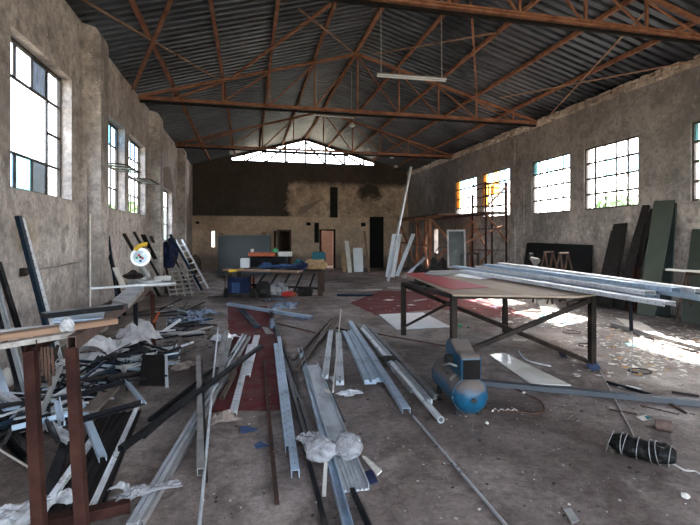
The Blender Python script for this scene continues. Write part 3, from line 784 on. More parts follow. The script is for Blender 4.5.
# black tied roll
def black_roll():
    a, b = P(610, 440, .075), P(676, 457, .075); ax = b-a; L = ax.length
    t = empty('tied_roll', (a+b)/2); t.location.z = 0; t.rotation_euler.z = math.atan2(ax.y, ax.x)
    tag(t, 'black shade cloth roll tied round with pale twine on the floor, lower right', 'roll')
    bm = bmesh.new(); n = 28; rings = []
    for i in range(n+1):
        x = -L/2 + L*i/n; e = min(1, .55+3*min(i, n-i)/n); ring = []
        for k in range(24):
            q = 2*math.pi*k/24; rr = .078*e*(1+.16*noise.noise(Vector((x*9, math.cos(q)*2, math.sin(q)*2)))+.12*noise.noise(Vector((x*30, math.cos(q)*5, math.sin(q)*5))))
            ring.append(bm.verts.new((x, rr*1.15*math.cos(q), .072+rr*.88*math.sin(q))))
        rings.append(ring)
    for A, C2 in zip(rings, rings[1:]):
        for k in range(24): bm.faces.new((A[k], A[(k+1) % 24], C2[(k+1) % 24], C2[k]))
    bm.faces.new(rings[0]); bm.faces.new(rings[-1])
    link('cloth', bm, 'mesh', t)
    for x in (-.2, -.12, -.105, -.02, .06, .1, .17):
        bm = bmesh.new(); sl = random.uniform(-.03, .03)
        tube_path(bm, [Vector((x+sl*math.sin(q), .095*math.cos(q), .072+.075*math.sin(q))) for q in [k/20*2*math.pi for k in range(21)]], .003, 5); link('twine', bm, 'dull', t)
    bm = bmesh.new(); tube_path(bm, smoothpath([Vector((L/2-.03, 0, .03)), Vector((L/2+.05, -.02, .008)), Vector((L/2+.1, .01, .008)), Vector((L/2+.13, -.01, .008))]), .006); link('loose_end', bm, 'tape', t)
black_roll()
bm = bmesh.new(); cyl(bm, P(655, 424, .045), P(672, 427, .045), .045, 20); bevel(tag(link('tin_can', bm, 'brown'), 'rusty brown tin lying on its side above the black roll', 'can'), .006)
t = slab('card', [P(636, 417, .004), P(646, 415, .004), P(652, 419, .004), P(643, 421, .004)], .003, 'paper', None, 'small white and teal card lying left of the rusty tin', 'card')
slab('blue_patch', [P(644, 415.6, .008)-t.location, P(648, 415.8, .008)-t.location, P(652, 418.6, .008)-t.location, P(647, 419.5, .008)-t.location], .001, 'teal', t)
for a, b, r, m, lab in (((598, 366), (634, 436), .012, 'tape', 'thin pale rod running from the near right table leg down to the black roll'),
                     ((607, 382), (650, 394), .03, 'black', 'short black bar on the floor right of the near table leg'),
                     ((609, 409.5), (637, 414), .018, 'rustdark', 'short dark rod left of the white and teal card'),
                     ((640, 405.5), (679, 414.5), .012, 'rustdark', 'thin dark rod lying just below the long grey channel'),
                     ((662, 399), (686, 413), .02, 'rustdark', 'dark rod poking out from under the long grey channel'),
                     ((672, 392), (699, 396), .02, 'darkboard', 'dark splintered stick above the long grey channel')):
    B('thin_rod' if r < .02 else 'short_bar', lab, 'rod', (*a, r/2), (*b, r/2), 'rod' if r < .02 else 'flat', r, r, m)
slab('aluminium_strip', [P(617, 387, .004), P(627, 385.5, .004), P(642, 389, .004), P(632, 390, .004)], .004, 'alu', None, 'bright aluminium strip glinting behind the long grey channel', 'strip')
def ring(px, py, r, w, lab, mat='rubber'):
    c = P(px, py, .01); bm = bmesh.new(); pts = [c+Vector((r*math.cos(q), r*.8*math.sin(q), 0)) for q in [k/28*2*math.pi for k in range(29)]]
    tube_path(bm, pts, w); tag(link('hoop', bm, mat, smooth=True), lab, 'hoop')
ring(640, 371, .13, .009, 'thin black hoop on the floor right of the near table leg')
ring(587, 345, .13, .007, 'dark wire hoop lying behind the near right table leg')
ring(572, 332, .15, .006, 'faint wire hoop lying under the right end of the table', 'cord')
bm = bmesh.new(); tube_path(bm, smoothpath([P(*q, .02) for q in ((519, 351), (524, 358), (532, 362), (551, 366))]), .012); tag(link('bottle_glass_strip', bm, 'film'), 'clear strip of plastic lying behind the glossy white board', 'scrap')
slab('blue_scrap', [P(558, 352, .02), P(562, 350, .02), P(567, 358, .02), P(561, 357, .02)], .01, 'navycloth', None, 'small blue and black scrap between the table legs', 'scrap')
slab('metal_bracket', [P(564, 510, .005), P(571, 509, .005), P(579, 521, .005), P(572, 524, .005)], .006, 'dull', None, 'bent grey metal bracket on the bare floor, bottom right', 'bracket')
for k, (px, py, w, m, lab) in enumerate([(487, 424, .035, 'paper', 'tiny white pebble of plaster right of the compressor'), (686, 498, .05, 'paper', 'small crumpled white paper at the lower right edge'),
        (524, 394, .05, 'paper', 'small white lump just below the long grey channel'), (613, 357, .06, 'paper', 'white paper ball right of the near table leg'),
        (673, 459, .0, '', ''), (460, 327, .09, 'greencan', 'green and blue crushed bottle by the square white board'), (468, 328, .05, 'teal', 'small teal scrap beside the green bottle'),
        (579, 306, .12, 'teal', 'teal and white plastic scrap in the sunlit litter'), (603, 345, .07, 'paper', 'pale pebble beyond the near right leg')]):
    if w: blob('litter_piece', P(px, py, 0), (w, w, w*.6), m, k+2, lab, 'litter', sub=2)
# ------------------------------------------------------------------ metal profiles on the middle of the floor
def F2(name, lab, a, b, kind, w, h, m, z=0.0, z2=None, cat='channel', group=None, t=.005):
    z2 = z if z2 is None else z2
    return B(name, lab, cat, (*a, z+h/2+.003), (*b, z2+h/2+.003), kind, w, h, m, group, t)
F2('metal_channel', 'long grey channel running to the bottom edge, leftmost of the three laid side by side', (129, 527), (243, 335), 'N', .03, .04, 'galv')
F2('metal_channel', 'long grey channel running to the bottom edge, middle of the three laid side by side', (135, 527), (246, 336), 'N', .028, .045, 'galv')
F2('metal_channel', 'grey channel running to the bottom edge, right one of the three laid side by side', (141, 524), (250, 337), 'N', .03, .04, 'dull')
F2('steel_bar', 'dark grey edged bar pointing at the camera, left of the thin pale rod', (198.4, 357), (201, 472), 'box', .05, .05, 'dull', .06, .02, 'bar')
F2('steel_bar', 'dark bar directly beside the grey edged bar, half under it', (201.5, 362), (205.5, 480), 'box', .03, .04, 'black', .03, 0, 'bar')
B('thin_rod', 'long thin pale rod reaching the bottom edge left of the red floor', 'rod', (218, 328, .14), (199, 530, .03), 'rod', .022, .022, 'galv')
F2('black_bar', 'long black bar crossing over the silver strips toward the scrap heap', (261, 346), (121, 449), 'box', .05, .04, 'black', .13, .05, 'bar')
F2('black_bar', 'long black bar just below the crossing one, ending in the scrap heap', (203, 384), (143, 436), 'box', .04, .04, 'black', .03, .03, 'bar')
F2('black_bar', 'slim black bar between the two crossing black bars', (236, 352), (150, 420), 'L', .04, .03, 'black', .02, .06, 'bar')
F2('slotted_strip', 'short slotted silver strip on the red floor, rightmost of the strips there', (257, 336), (246, 376), 'N', .09, .03, 'perf', .01, None, 'strip')
F2('slotted_strip', 'long slotted silver strip on the red floor ending by the beige crumpled paper', (250, 345), (233, 414), 'N', .065, .03, 'perf', .0, None, 'strip')
F2('metal_strip', 'short dull strip propped left of the long grey channels', (227, 331), (216, 368), 'N', .07, .03, 'dull', .07, None, 'strip')
F2('metal_strip', 'second short dull strip, right of the propped one', (230, 339), (219, 380), 'N', .06, .03, 'dull', .05, None, 'strip')
F2('bronze_bar', 'bronze coloured bar between the silver strips on the red floor', (235, 372), (222, 398), 'N', .04, .04, 'bronze', .01, None, 'bar')
F2('bronze_bar', 'shorter bronze coloured bar leaning on the first silver strip', (239, 358), (229, 380), 'N', .04, .03, 'bronze', .05, None, 'bar')
F2('black_bar', 'single slim dark bar lying alone from the red floor toward the camera', (264, 360), (277, 503), 'L', .03, .025, 'rustdark', 0, None, 'bar')
F2('slotted_channel', 'shorter bluish slotted channel, leftmost beside the black ribbed bars', (275.5, 345), (288.5, 449), 'N', .05, .05, 'perfblue')
F2('slotted_channel', 'longer bluish slotted channel left of the black ribbed bars, its square end nearest', (279, 338), (295.5, 474), 'N', .055, .055, 'perfblue')
F2('ribbed_bar', 'long black ribbed bar from the crossing blue channel down the middle of the floor', (270, 309), (308, 437), 'groove', .07, .05, 'black', 0, None, 'bar')
F2('ribbed_bar', 'slimmer dark ribbed bar to the left of the long black ribbed one', (273, 322), (299, 400), 'groove', .045, .05, 'navy', 0, None, 'bar')
F2('black_bar', 'thin black bar running to the bottom edge under the plastic bag', (303, 440), (326, 528), 'flat', .03, .02, 'black', 0, None, 'bar')
F2('metal_channel', 'long blue edged channel passing under the plastic bag to the bottom edge', (300, 349), (349, 530), 'U', .055, .05, 'galvblue')
F2('ribbed_tray', 'wide ribbed pan shaped channel under the plastic bag', (311, 364), (356, 488), 'pan', .17, .045, 'galv', .0, None, 'channel')
F2('black_bar', 'thin black bar right of the ribbed pan, reaching the bottom edge', (352, 489), (370, 529), 'flat', .03, .02, 'black', 0, None, 'bar')
F2('black_bar', 'dark bar showing along the right side of the ribbed pan', (322, 372), (344, 420), 'L', .03, .04, 'navy', 0, None, 'bar')
F2('metal_channel', 'short grey box channel left of the pale wire', (331, 331), (325, 377), 'groove', .075, .05, 'galv')
F2('metal_channel', 'short grey box channel right of the pale wire, square end toward the camera', (338.5, 334), (340, 383), 'groove', .09, .05, 'galv')
B('thin_rod', 'pale thin wire lying upright in the view between two short box channels', 'rod', (341, 309, .12), (333, 392, .03), 'rod', .018, .018, 'tubewhite')
B('thin_rod', 'white plastic stick poking out below the plastic bag', 'rod', (326, 462, .05), (324, 496, .01), 'flat', .025, .008, 'tubewhite')
F2('dark_channel', 'dull dark channel slanting from the pale wire down to the blue edged channel', (337, 316), (297, 369), 'groove', .065, .05, 'bronze')
F2('dark_channel', 'slim bronze channel beside the slanting dull dark one', (331, 318), (293, 360), 'N', .03, .03, 'bronze')
F2('metal_channel', 'wide bluish channel with square end, left one of the big right-hand pile', (346.5, 332), (370.5, 382), 'groove', .13, .05, 'galvblue')
F2('metal_channel', 'wide bluish channel with square end, second from the left in the big right-hand pile', (353, 331), (380.5, 380), 'groove', .10, .05, 'galvblue')
F2('metal_channel', 'long bluish channel lying across the big right-hand pile, with a dark hollow end', (350, 322), (406.5, 411), 'N', .075, .05, 'galvblue', .055, .01)
F2('metal_channel', 'flat grey channel showing beside the long bluish one', (366, 332), (397, 372), 'N', .07, .04, 'galv')
F2('round_tube', 'bright tube with open end, right side of the big pile', (362, 329), (441, 420), 'tube', .06, .06, 'alu', .03, 0, 'tube')
F2('metal_channel', 'dusty grey channel left one of the taped bundle', (358, 325), (413, 391), 'groove', .06, .05, 'dull', .0)
F2('metal_channel', 'dusty grey channel middle one of the taped bundle', (363, 326), (430, 402), 'groove', .05, .05, 'galv', .0)
F2('metal_channel', 'dusty grey channel right one of the taped bundle, nearest the compressor', (369, 328), (436, 397), 'groove', .05, .05, 'dull', .0)
F2('black_bar', 'short black bar lying right of the taped bundle', (391, 352), (440, 398), 'L', .05, .04, 'black', 0, None, 'bar')
blob('tape_wrap', P(388, 361, .05), (.22, .16, .08), 'rubber', 5, 'lump of black tape holding the bundle of channels together', 'tape', sub=3)
F2('thin_rod', 'long thin bright angle strip slanting alone to the bottom edge', (414, 416), (512, 531), 'L', .022, .02, 'alu', 0, None, 'rod')
F2('metal_channel', 'bluish slotted channel lying crossways beyond the red floor', (228, 304), (312, 317.5), 'N', .09, .06, 'perfblue')
F2('dark_channel', 'short dark channel beneath the crossways slotted one', (241, 309), (257, 327), 'groove', .11, .05, 'navy')
F2('dark_channel', 'dark box channel far left of the white square board, blue end', (337, 295), (373, 295), 'box', .12, .06, 'navy')
F2('metal_channel', 'grey strip lying behind the dark box channel', (338, 290), (370, 291), 'flat', .06, .04, 'dull')
# plastic and paper
blob('plastic_bag', P(322, 458, .06), (.25, .2, .17), 'filmwhite', 3, 'milky crumpled plastic bag draped over the ribbed pan channel', 'bag', amp=.4, freq=1.1, smooth=True)
blob('plastic_bag', P(348, 458, .06), (.2, .26, .2), 'filmwhite', 9, 'rounder clear plastic bag beside the milky one, right half', 'bag', amp=.3, freq=1.1, smooth=True)
crumple('plastic_film', P(309, 440, .06), .2, .16, .1, 'filmwhite', 4, 'pointed flap of milky plastic left of the bags', 'plastic', rot=.6)
crumple('plastic_film', P(150, 492, .055), .34, .09, .06, 'filmwhite', 14, 'twisted milky plastic film lying across the three grey channels', 'plastic', rot=.35)
crumple('plastic_film', P(122, 490, .01), .16, .07, .05, 'film', 15, 'small twist of clear plastic film beside the rusty floor rail', 'plastic', rot=-.5)
crumple('paper_scrap', P(222, 419, .005), .26, .2, .08, 'beigebag', 6, 'crumpled beige paper at the corner of the red floor', 'paper', rot=.4)
crumple('plastic_film', P(351, 394, .005), .22, .12, .07, 'alu', 8, 'crumpled silver foil between the short box channels', 'foil', rot=.2)
crumple('plastic_film', P(336, 380, .005), .12, .2, .06, 'film', 21, 'clear film under the pale wire', 'plastic')
slab('blue_scrap', [P(240, 427, .004), P(246, 426, .004), P(259, 430, .004), P(241, 434, .004)], .004, 'bluecloth', None, 'blue triangular scrap on the floor, upper one of two', 'scrap')
slab('blue_scrap', [P(254, 445, .004), P(260, 441.5, .004), P(269, 446, .004), P(256, 449, .004)], .004, 'bluecloth', None, 'blue torn scrap on the floor, lower one of two', 'scrap')
slab('paper_scrap', [P(362, 457, .01), P(366, 458, .01), P(382, 472, .01), P(377, 476, .01)], .012, 'paper', None, 'white and pink paper strip right of the plastic bags', 'paper')
slab('dark_scrap', [P(363, 473, .004), P(372, 470, .004), P(378, 482, .004), P(368, 486, .004)], .006, 'navycloth', None, 'dark blue scrap beside the white and pink paper strip', 'scrap')
slab('paper_scrap', [P(324, 389, .06), P(329, 390, .06), P(331, 393, .06), P(325, 392, .06)], .004, 'paper', None, 'tiny white scrap on the channels near the foil', 'paper')
slab('paper_scrap', [P(262, 327, .004), P(268, 328, .004), P(274, 334, .004), P(266, 334, .004)], .004, 'ltlitter', None, 'pale sheet scrap at the top of the black ribbed bar', 'paper')
bm = bmesh.new(); cyl(bm, P(272, 326, .05), P(272.5, 321, .05), .05, 16); tag(link('roll_of_tape', bm, 'filmblue'), 'pale blue roll end lying on the black ribbed bar', 'tape')
for k, (px, py, sx, sy, h, m, lab) in enumerate([(185, 323, .9, .7, .16, 'filmblue', 'bluish plastic sheeting heaped left of the red floor, nearer part'), (200, 314, .7, .6, .12, 'filmblue', 'bluish plastic sheeting by the bright back left litter, farther part'),
        (285, 306, 1.0, .6, .06, 'filmblue', 'thin bluish plastic sheet behind the crossways channel'), (302, 318, .4, .25, .03, 'filmblue', 'small bluish plastic piece just before the crossways channel'),
        (165, 325, .5, .5, .1, 'film', 'clear plastic beside the rear bench legs'), (10, 519, .35, .3, .08, 'film', 'crumpled clear plastic in the bottom left corner'),
        (187, 366, .4, .25, .08, 'beigebag', 'crumpled buff paper behind the black bars'), (172, 364, .24, .2, .04, 'paper', 'pale flattened paper at the rim of the scrap heap'), (226, 339, .35, .4, .1, 'alu', 'crumpled silver foil among the short strips'),
        (55, 503, .2, .12, .08, 'film', 'clear crumpled wrapper between the two front bench posts')]):
    crumple('plastic_sheet' if 'film' in m else 'crumpled_sheet', P(px, py, .005), sx, sy, h, m, 30+k, lab, 'plastic' if 'film' in m else 'litter', rot=k*.7)

# ------------------------------------------------------------------ rusty bench at the left
def bench():
    zt = .95
    p1t, p2t = P(30.5, 352, zt), P(71.5, 349, zt)
    p1b, p2b = P(41, 556, 0), P(84, 553, 0)
    e1, e2 = P(137, 354, 0), P(154, 351, 0)
    e1t, e2t = Vector((e1.x-.02, e1.y, .76)), Vector((e2.x-.02, e2.y, .80))
    c = p2b.copy(); t = empty('trestle_bench', c); tag(t, 'long rusty steel trestle bench along the left wall, carrying planks and the mitre saw', 'bench')
    for a, b, w, m in ((p1b, p1t, .055, 'rustbench'), (p2b, p2t, .055, 'rustbench'), (e1, e1t, .055, 'black'), (e2, e2t, .055, 'rustbench')):
        beam('leg', a-c, b-c, 'box', w, w, m, t, up=(0,1,0))
    z = Vector((0,0,.03))
    beam('top_rail', p2t-c+z, P(148, 289, .86)-c, 'box', .05, .085, 'brown', t)
    beam('top_rail', p1t-c+z, P(128, 296, .84)-c, 'box', .06, .07, 'rustbench', t)
    beam('cross_rail', e1t-c+z, e2t-c+z, 'box', .05, .05, 'rustbench', t)
    beam('floor_rail', P(44, 524, .04)-c, P(130, 505, .04)-c, 'box', .07, .06, 'rustbench', t)
bench()
zb = 1.045
B('pine_plank', 'long pale pine plank lying across the bench, wrapped with film near its middle', 'plank', (-6, 338, zb), (115, 320.5, zb), 'flat', .085, .035, 'wood')
B('pine_plank', 'lilac white board edge just below the pine plank', 'plank', (-6, 347, zb-.035), (70, 334.5, zb-.035), 'flat', .05, .03, 'ltlitter')
B('steel_bar', 'slim grey bar resting behind the pine plank', 'bar', (-6, 333.5, zb), (63, 327, zb), 'groove', .05, .035, 'dull')
B('navy_channel', 'dark blue black channel lying over the bench above the pine plank', 'channel', (43, 315.5, 1.09), (121, 306.5, 1.09), 'N', .08, .035, 'black')
slab('pale_sheet', [P(53, 323, 1.035), P(103, 320, 1.035), P(105, 311, 1.035), P(55, 315, 1.035)], .015, 'galvblue', None, 'pale bluish metal sheet under the dark channel on the bench', 'sheet')
blob('plastic_wrap', P(67, 332, 1.03), (.09, .09, .10), 'film', 12, 'clear film wound round the pine plank', 'plastic', sub=3)
for k, px in enumerate((31, 34.5, 38, 41.5, 45, 48.5, 52)):
    a = P(px, 347, .96); B('steel_hook', 'dark steel hook bar hanging in a row between the front bench posts', 'hook', a, a+Vector((.01, .0, -.17-.03*(k % 3))), 'flat', .012, .012, 'rustdark', 'hook bars under the bench top')
a = P(58, 345, .95); B('steel_hook', 'bent grey rod dangling beside the row of hook bars', 'hook', a, a+Vector((-.05, .0, -.2)), 'rod', .02, .02, 'steelgrey')
# ringed strip
t = empty('ringed_strip', P(60, 367, .65)); c = t.location; tag(t, 'dusty slotted strip with a round ring at its top, leaning behind the second bench post', 'strip')
e = P(41, 414, .28); beam('strip', c-c, e-c, 'flat', .045, .012, 'dull', t)
bm = bmesh.new(); tube_path(bm, [Vector((.03*math.cos(q), 0, .03+.03*math.sin(q))) for q in [k/16*2*math.pi for k in range(17)]], .006); link('ring', bm, 'dull', t)
# mitre saw
def saw():
    c = P(150, 282, .90); t = empty('mitre_saw', c, .2); tag(t, 'mitre saw with bright round guard and yellow handle on the far bench end', 'saw')
    bm = bmesh.new(); box(bm, (-.3, -.2, -.06), (.3, .15, .0)); box(bm, (-.32, .05, 0), (-.05, .09, .09)); box(bm, (.05, .05, 0), (.32, .09, .09)); bevel(link('saw_table', bm, 'dull', t), .01)
    bm = bmesh.new(); cyl(bm, Vector((0,0,.0)), Vector((0,0,.025)), .17, 28); link('turntable', bm, 'galv', t)
    g = PY(140.5, 257, c.y) - c; g = Matrix.Rotation(-.2, 3, 'Z') @ g
    bm = bmesh.new(); cyl(bm, g+Vector((0, -.03, 0)), g+Vector((0, .03, 0)), .15, 32); guard = bevel(link('blade_guard', bm, 'alu', t), .008)
    bm = bmesh.new(); cyl(bm, g+Vector((0, -.04, 0)), g+Vector((0, -.03, 0)), .105, 32); link('blade', bm, 'galvblue', t)
    for dx, dz, m in ((-.02, .03, 'red'), (.03, -.02, 'red'), (.0, -.06, 'bluecloth'), (-.05, -.01, 'greencan'), (.04, .05, 'white'), (.0, .0, 'rubber')):
        bm = bmesh.new(); cyl(bm, g+Vector((dx, -.045, dz)), g+Vector((dx, -.04, dz)), .02, 10); link('label_patch', bm, m, guard)
    bm = bmesh.new(); tube_path(bm, smoothpath([g+Vector((-.08, -.03, .11)), g+Vector((-.02, -.03, .17)), g+Vector((.06, -.03, .2)), g+Vector((.1, -.03, .2))]), .035, 10); link('handle', bm, 'yellow', t, True)
    bm = bmesh.new(); tube_path(bm, [g+Vector((-.05, .04, -.05)), Vector((-.05, .1, .12)), Vector((0, .12, 0))], .045, 10); link('arm', bm, 'dull', t, True)
    bm = bmesh.new(); cyl(bm, g+Vector((.06, .03, .05)), g+Vector((.09, .2, .08)), .06, 18); link('motor', bm, 'dull', t)
saw()
B('thin_rod', 'thin pale bar lying crossways over the bench behind the dark channel', 'rod', (90, 288.5, .98), (176, 283, .98), 'box', .025, .025, 'galv')
slab('sheet_duct', [P(112, 305, .92), P(128, 309, .92), P(144, 291, .92), P(135, 285, .92)], .05, 'dull', None, 'folded grey metal duct lying on the rusty rail before the saw', 'duct')
blob('clamp_block', P(133, 279, .96), (.3, .2, .14), 'steelgrey', 8, 'grimy tool block left of the saw on the bench', 'tool', sub=3)
B('steel_bar', 'white batten leaning on the bench left of the saw', 'batten', PX(115, 268, -2.2), PX(124, 288, -2.0), 'flat', .08, .03, 'tubewhite')
crumple('white_sheeting', P(136, 338, .2), .5, .6, .45, 'sheeting', 51, 'white plastic sheeting bunched behind the black bench leg', 'plastic', rot=.5, freq=.9, n=14)
crumple('white_sheeting', P(112, 352, .2), .7, .5, .38, 'sheeting', 53, 'white plastic sheeting bunched under the middle of the bench', 'plastic', rot=1.2, freq=.8, n=14)
crumple('white_sheeting', P(84, 366, .15), .5, .4, .2, 'sheeting', 55, 'small white sheeting behind the second bench post', 'plastic', rot=.2, freq=1.0, n=12)
blob('plastic_jug', PX(8, 375, -2.5)-Vector((0,0,.12)), (.14, .14, .22), 'tubewhite', 4, 'grubby white plastic jug by the left wall behind the first post', 'jug', sub=3, amp=.1)
blob('dark_cushion', P(3, 425, .02), (.3, .3, .18), 'navy', 6, 'dark blue padded lump at the left edge of the picture', 'cushion', sub=3, amp=.12)
B('orange_strap', 'thin orange strap hanging behind the dark red bench leg', 'strap', P(159, 312, .65), P(154, 322, .5), 'flat', .03, .01, 'orange')
slab('cardboard_box', [P(144, 336, .01), P(166, 335, .01), P(167, 329, .01), P(146, 329, .01)], .2, 'brownboard', None, 'brown box on the floor behind the rear bench legs', 'box')
# leaning things on the left wall
def lean(name, lab, top, bot, kind, w, h, m, Xt=XL+.06, Xb=None, z0=0, cat='profile', t=.005, group=None):
    a = PX(*top, Xt); b = P(*bot, z0) if Xb is None else PX(*bot, Xb)
    if Xb is not None and b.z > .05: b = a + (b-a)*((a.z-.03)/(a.z-b.z))      # down to the floor
    return B(name, lab, cat, a, b, kind, w, h, m, group, t)
lean('navy_channel', 'dark blue channel leaning on the left wall below the first window, left one of two', (18, 216), (58, 372), 'N', .055, .05, 'navy', XL+.09, z0=.04)
lean('slotted_channel', 'silver slotted channel leaning on the left wall below the first window, right one of two', (22.5, 218), (63, 366), 'N', .045, .04, 'perf', XL+.09, z0=.04)
lean('black_bar', 'thin black bar leaning on the left wall near the left picture edge', (-2, 262), (32, 372), 'L', .05, .04, 'black', XL+.06, z0=.04)
lean('metal_channel', 'bright edged channel leaning low on the left wall, leftmost', (-4, 285), (30, 412), 'groove', .05, .04, 'galv', XL+.06, z0=.04)
lean('black_bar', 'second black bar leaning beside the bright edged channel', (-8, 290), (26, 418), 'flat', .03, .03, 'black', XL+.07, z0=.04)
lean('metal_channel', 'bluish bar leaning across the left picture edge low down', (-10, 345), (16, 425), 'N', .05, .03, 'galvblue', XL+.1, z0=.1)
structure(beam('trim_13', Vector((XL+.05, 8.18, 0)), Vector((XL+.05, 8.18, 2.75)), 'flat', .1, .06, 'wall_l', up=(0,1,0)))
B('conduit_pipe', 'pale pipe standing against the near face of the first pilaster', 'pipe', Vector((XL+.14, 8.19, .1)), Vector((XL+.14, 8.19, 2.0)), 'rod', .03, .03, 'tubewhite')
t = empty('wall_tap', PX(22, 272, XL+.02)); tag(t, 'small rusty tap on the left wall under the first window', 'tap')
bm = bmesh.new(); box(bm, (-.01, -.05, -.05), (.05, .05, .05)); bevel(link('body', bm, 'steelgrey', t), .01)
bm = bmesh.new(); cyl(bm, Vector((.04, 0, 0)), Vector((.12, 0, -.02)), .02, 12); link('spout', bm, 'brown', t)
B('conduit_pipe', 'thin pipe running along the left wall at tap height', 'pipe', PX(24, 272, XL+.03), PX(80, 262, XL+.03), 'rod', .02, .02, 'dull')
for top, bot, w, m, lab in (((124, 234), (140, 262), .07, 'darkboard', 'dark board leaning left of the saw guard on the left wall'), ((134, 232), (143, 248), .05, 'darkboard', 'dark stick leaning just behind the saw handle'),
        ((143, 235), (164, 276), .11, 'darkboard', 'broad dark board leaning right of the saw handle'), ((151, 236), (168, 276), .08, 'brownboard', 'brown board leaning beside the broad dark one'),
        ((155, 220), (164, 258), .05, 'rustdark', 'long thin dark rod leaning by the second pilaster'), ((108.5, 236), (117, 300), .04, 'navy', 'dark bar leaning at the first pilaster, right side'), ((110, 255), (121, 300), .07, 'black', 'black bar leaning lower beside the first pilaster')):
    lean('leaning_board', lab, top, bot, 'flat', w, .03, m, XL+.1, XL+.2, cat='board')
blob('navy_garment', PX(169, 268, -2.3), (.55, .8, .95), 'navycloth', 7, 'navy blue cloth bundle heaped under the low left window', 'cloth', amp=.2)
a = PX(170, 234, -2.35); 
B('round_tube', 'dark round tube leaning from the window to the floor, front of the leaning ladder', 'tube', 'x' and PX(170, 234, -2.2), P(202, 290, .03), 'rod', .08, .08, 'navy')
B('round_tube', 'second dark tube leaning beside the first, lower', 'tube', PX(167, 241, -2.3), P(189, 290, .03), 'rod', .06, .06, 'steelgrey')
def ladder():
    a1, b1 = PX(176, 240, -2.3), P(200, 290, .02); a2, b2 = PX(182, 240, -2.3), P(208, 288, .02)
    t = empty('ladder', b1); tag(t, 'white metal ladder frame leaning behind the dark tubes', 'ladder')
    beam('rail', b1-b1, a1-b1, 'box', .05, .05, 'white', t); beam('rail', b2-b1, a2-b1, 'box', .05, .05, 'white', t)
    for k in range(1, 8): beam('rung', b1.lerp(a1, k/8)-b1, b2.lerp(a2, k/8)-b1, 'box', .03, .03, 'white', t)
ladder()
def crate():
    c = P(181, 297, 0); t = empty('lattice_screen', c); tag(t, 'white slatted lattice panel standing behind the rear of the bench', 'panel')
    for k in range(6):
        beam('slat', Vector((-.3, 0, .08+k*.12)), Vector((.32, .1, .12+k*.12)), 'flat', .035, .02, 'ltlitter', t, up=(0,1,0))
    for k in range(4):
        beam('upright', Vector((-.28+k*.19, .01, .02)), Vector((-.44+k*.19, .02, .8)), 'flat', .03, .02, 'ltlitter', t, up=(0,1,0))
crate()

# ------------------------------------------------------------------ named pieces of the scrap heap
B('slotted_strip', 'broad pale slotted strip slanting behind both front bench posts', 'strip', (-4, 389, .25), (72, 441, .08), 'N', .075, .03, 'perf')
def frame4(name, lab, pix, z, w, mats):
    ps = [P(x, y, zz) for (x, y), zz in zip(pix, z)]; c = sum(ps, Vector())/4
    t = empty(name, c); tag(t, lab, 'frame')
    for i in range(4): beam('frame_bar', ps[i]-c, ps[(i+1) % 4]-c, 'L', w, w*.9, mats[i], t, t=.01)
frame4('metal_rectangle', 'black and silver rectangular frame lying tilted on the scrap heap', [(57, 399), (127, 381), (144, 402), (62, 425)], (.36, .36, .33, .33), .04, ['black', 'galvblue', 'black', 'galvblue'])
F2('metal_channel', 'bluish bent channel piece poking through the black and silver frame', (80, 402), (103, 459), 'N', .05, .04, 'galvblue', .16, .05)
F2('wooden_offcut', 'brown board offcut lying inside the black and silver frame', (88, 412), (113, 388), 'flat', .12, .02, 'brownboard', .16, .18, 'wood')
F2('metal_strip', 'bright silver strip slanting down to the second bench post', (92, 440), (47, 505), 'N', .04, .03, 'alu', .05, .02, 'strip')
F2('ribbed_board', 'wide dark ribbed panel on the floor right of the second bench post', (121, 412), (71, 512), 'pan', .34, .02, 'darkboard', .0, .0, 'panel')
F2('metal_strip', 'bright edging strip along the right side of the dark ribbed panel', (138, 405), (91, 509), 'L', .03, .03, 'alu', .02, .01, 'strip')
F2('black_bar', 'black wedge bar left of the bright strip between the front posts', (68, 436), (45, 500), 'flat', .07, .02, 'black', .02, 0, 'bar')
B('thin_rod', 'thin white rod on the floor at the left edge', 'rod', (-5, 447, .02), (30, 468, .02), 'rod', .016, .016, 'tubewhite')
F2('black_bar', 'black bar slanting to the first bench post, upper of two', (-4, 424), (29, 458), 'L', .04, .03, 'black', .0, .0, 'bar')
F2('black_bar', 'black bar slanting to the first bench post, lower of two', (-4, 432), (27, 466), 'L', .03, .02, 'black', .0, .0, 'bar')
F2('metal_channel', 'grey channel lying across the floor beyond the heap, by the blue plastic', (160, 334), (205, 332), 'N', .06, .05, 'dull')
F2('black_bar', 'black flat bar farther back left of the red floor', (176, 319), (196, 309), 'flat', .12, .05, 'black', 0, None, 'bar')
slab('dark_case', [P(139, 386, .16), P(165, 386, .16), P(165, 358, .3), P(143, 358, .3)], .04, 'soot', None, 'dark case like panel standing in the heap beside the black bench leg', 'panel')
F2('metal_strip', 'pale upright edge strip right of the dark case panel', (166, 356), (167, 388), 'N', .03, .03, 'galv', .28, .02, 'strip')
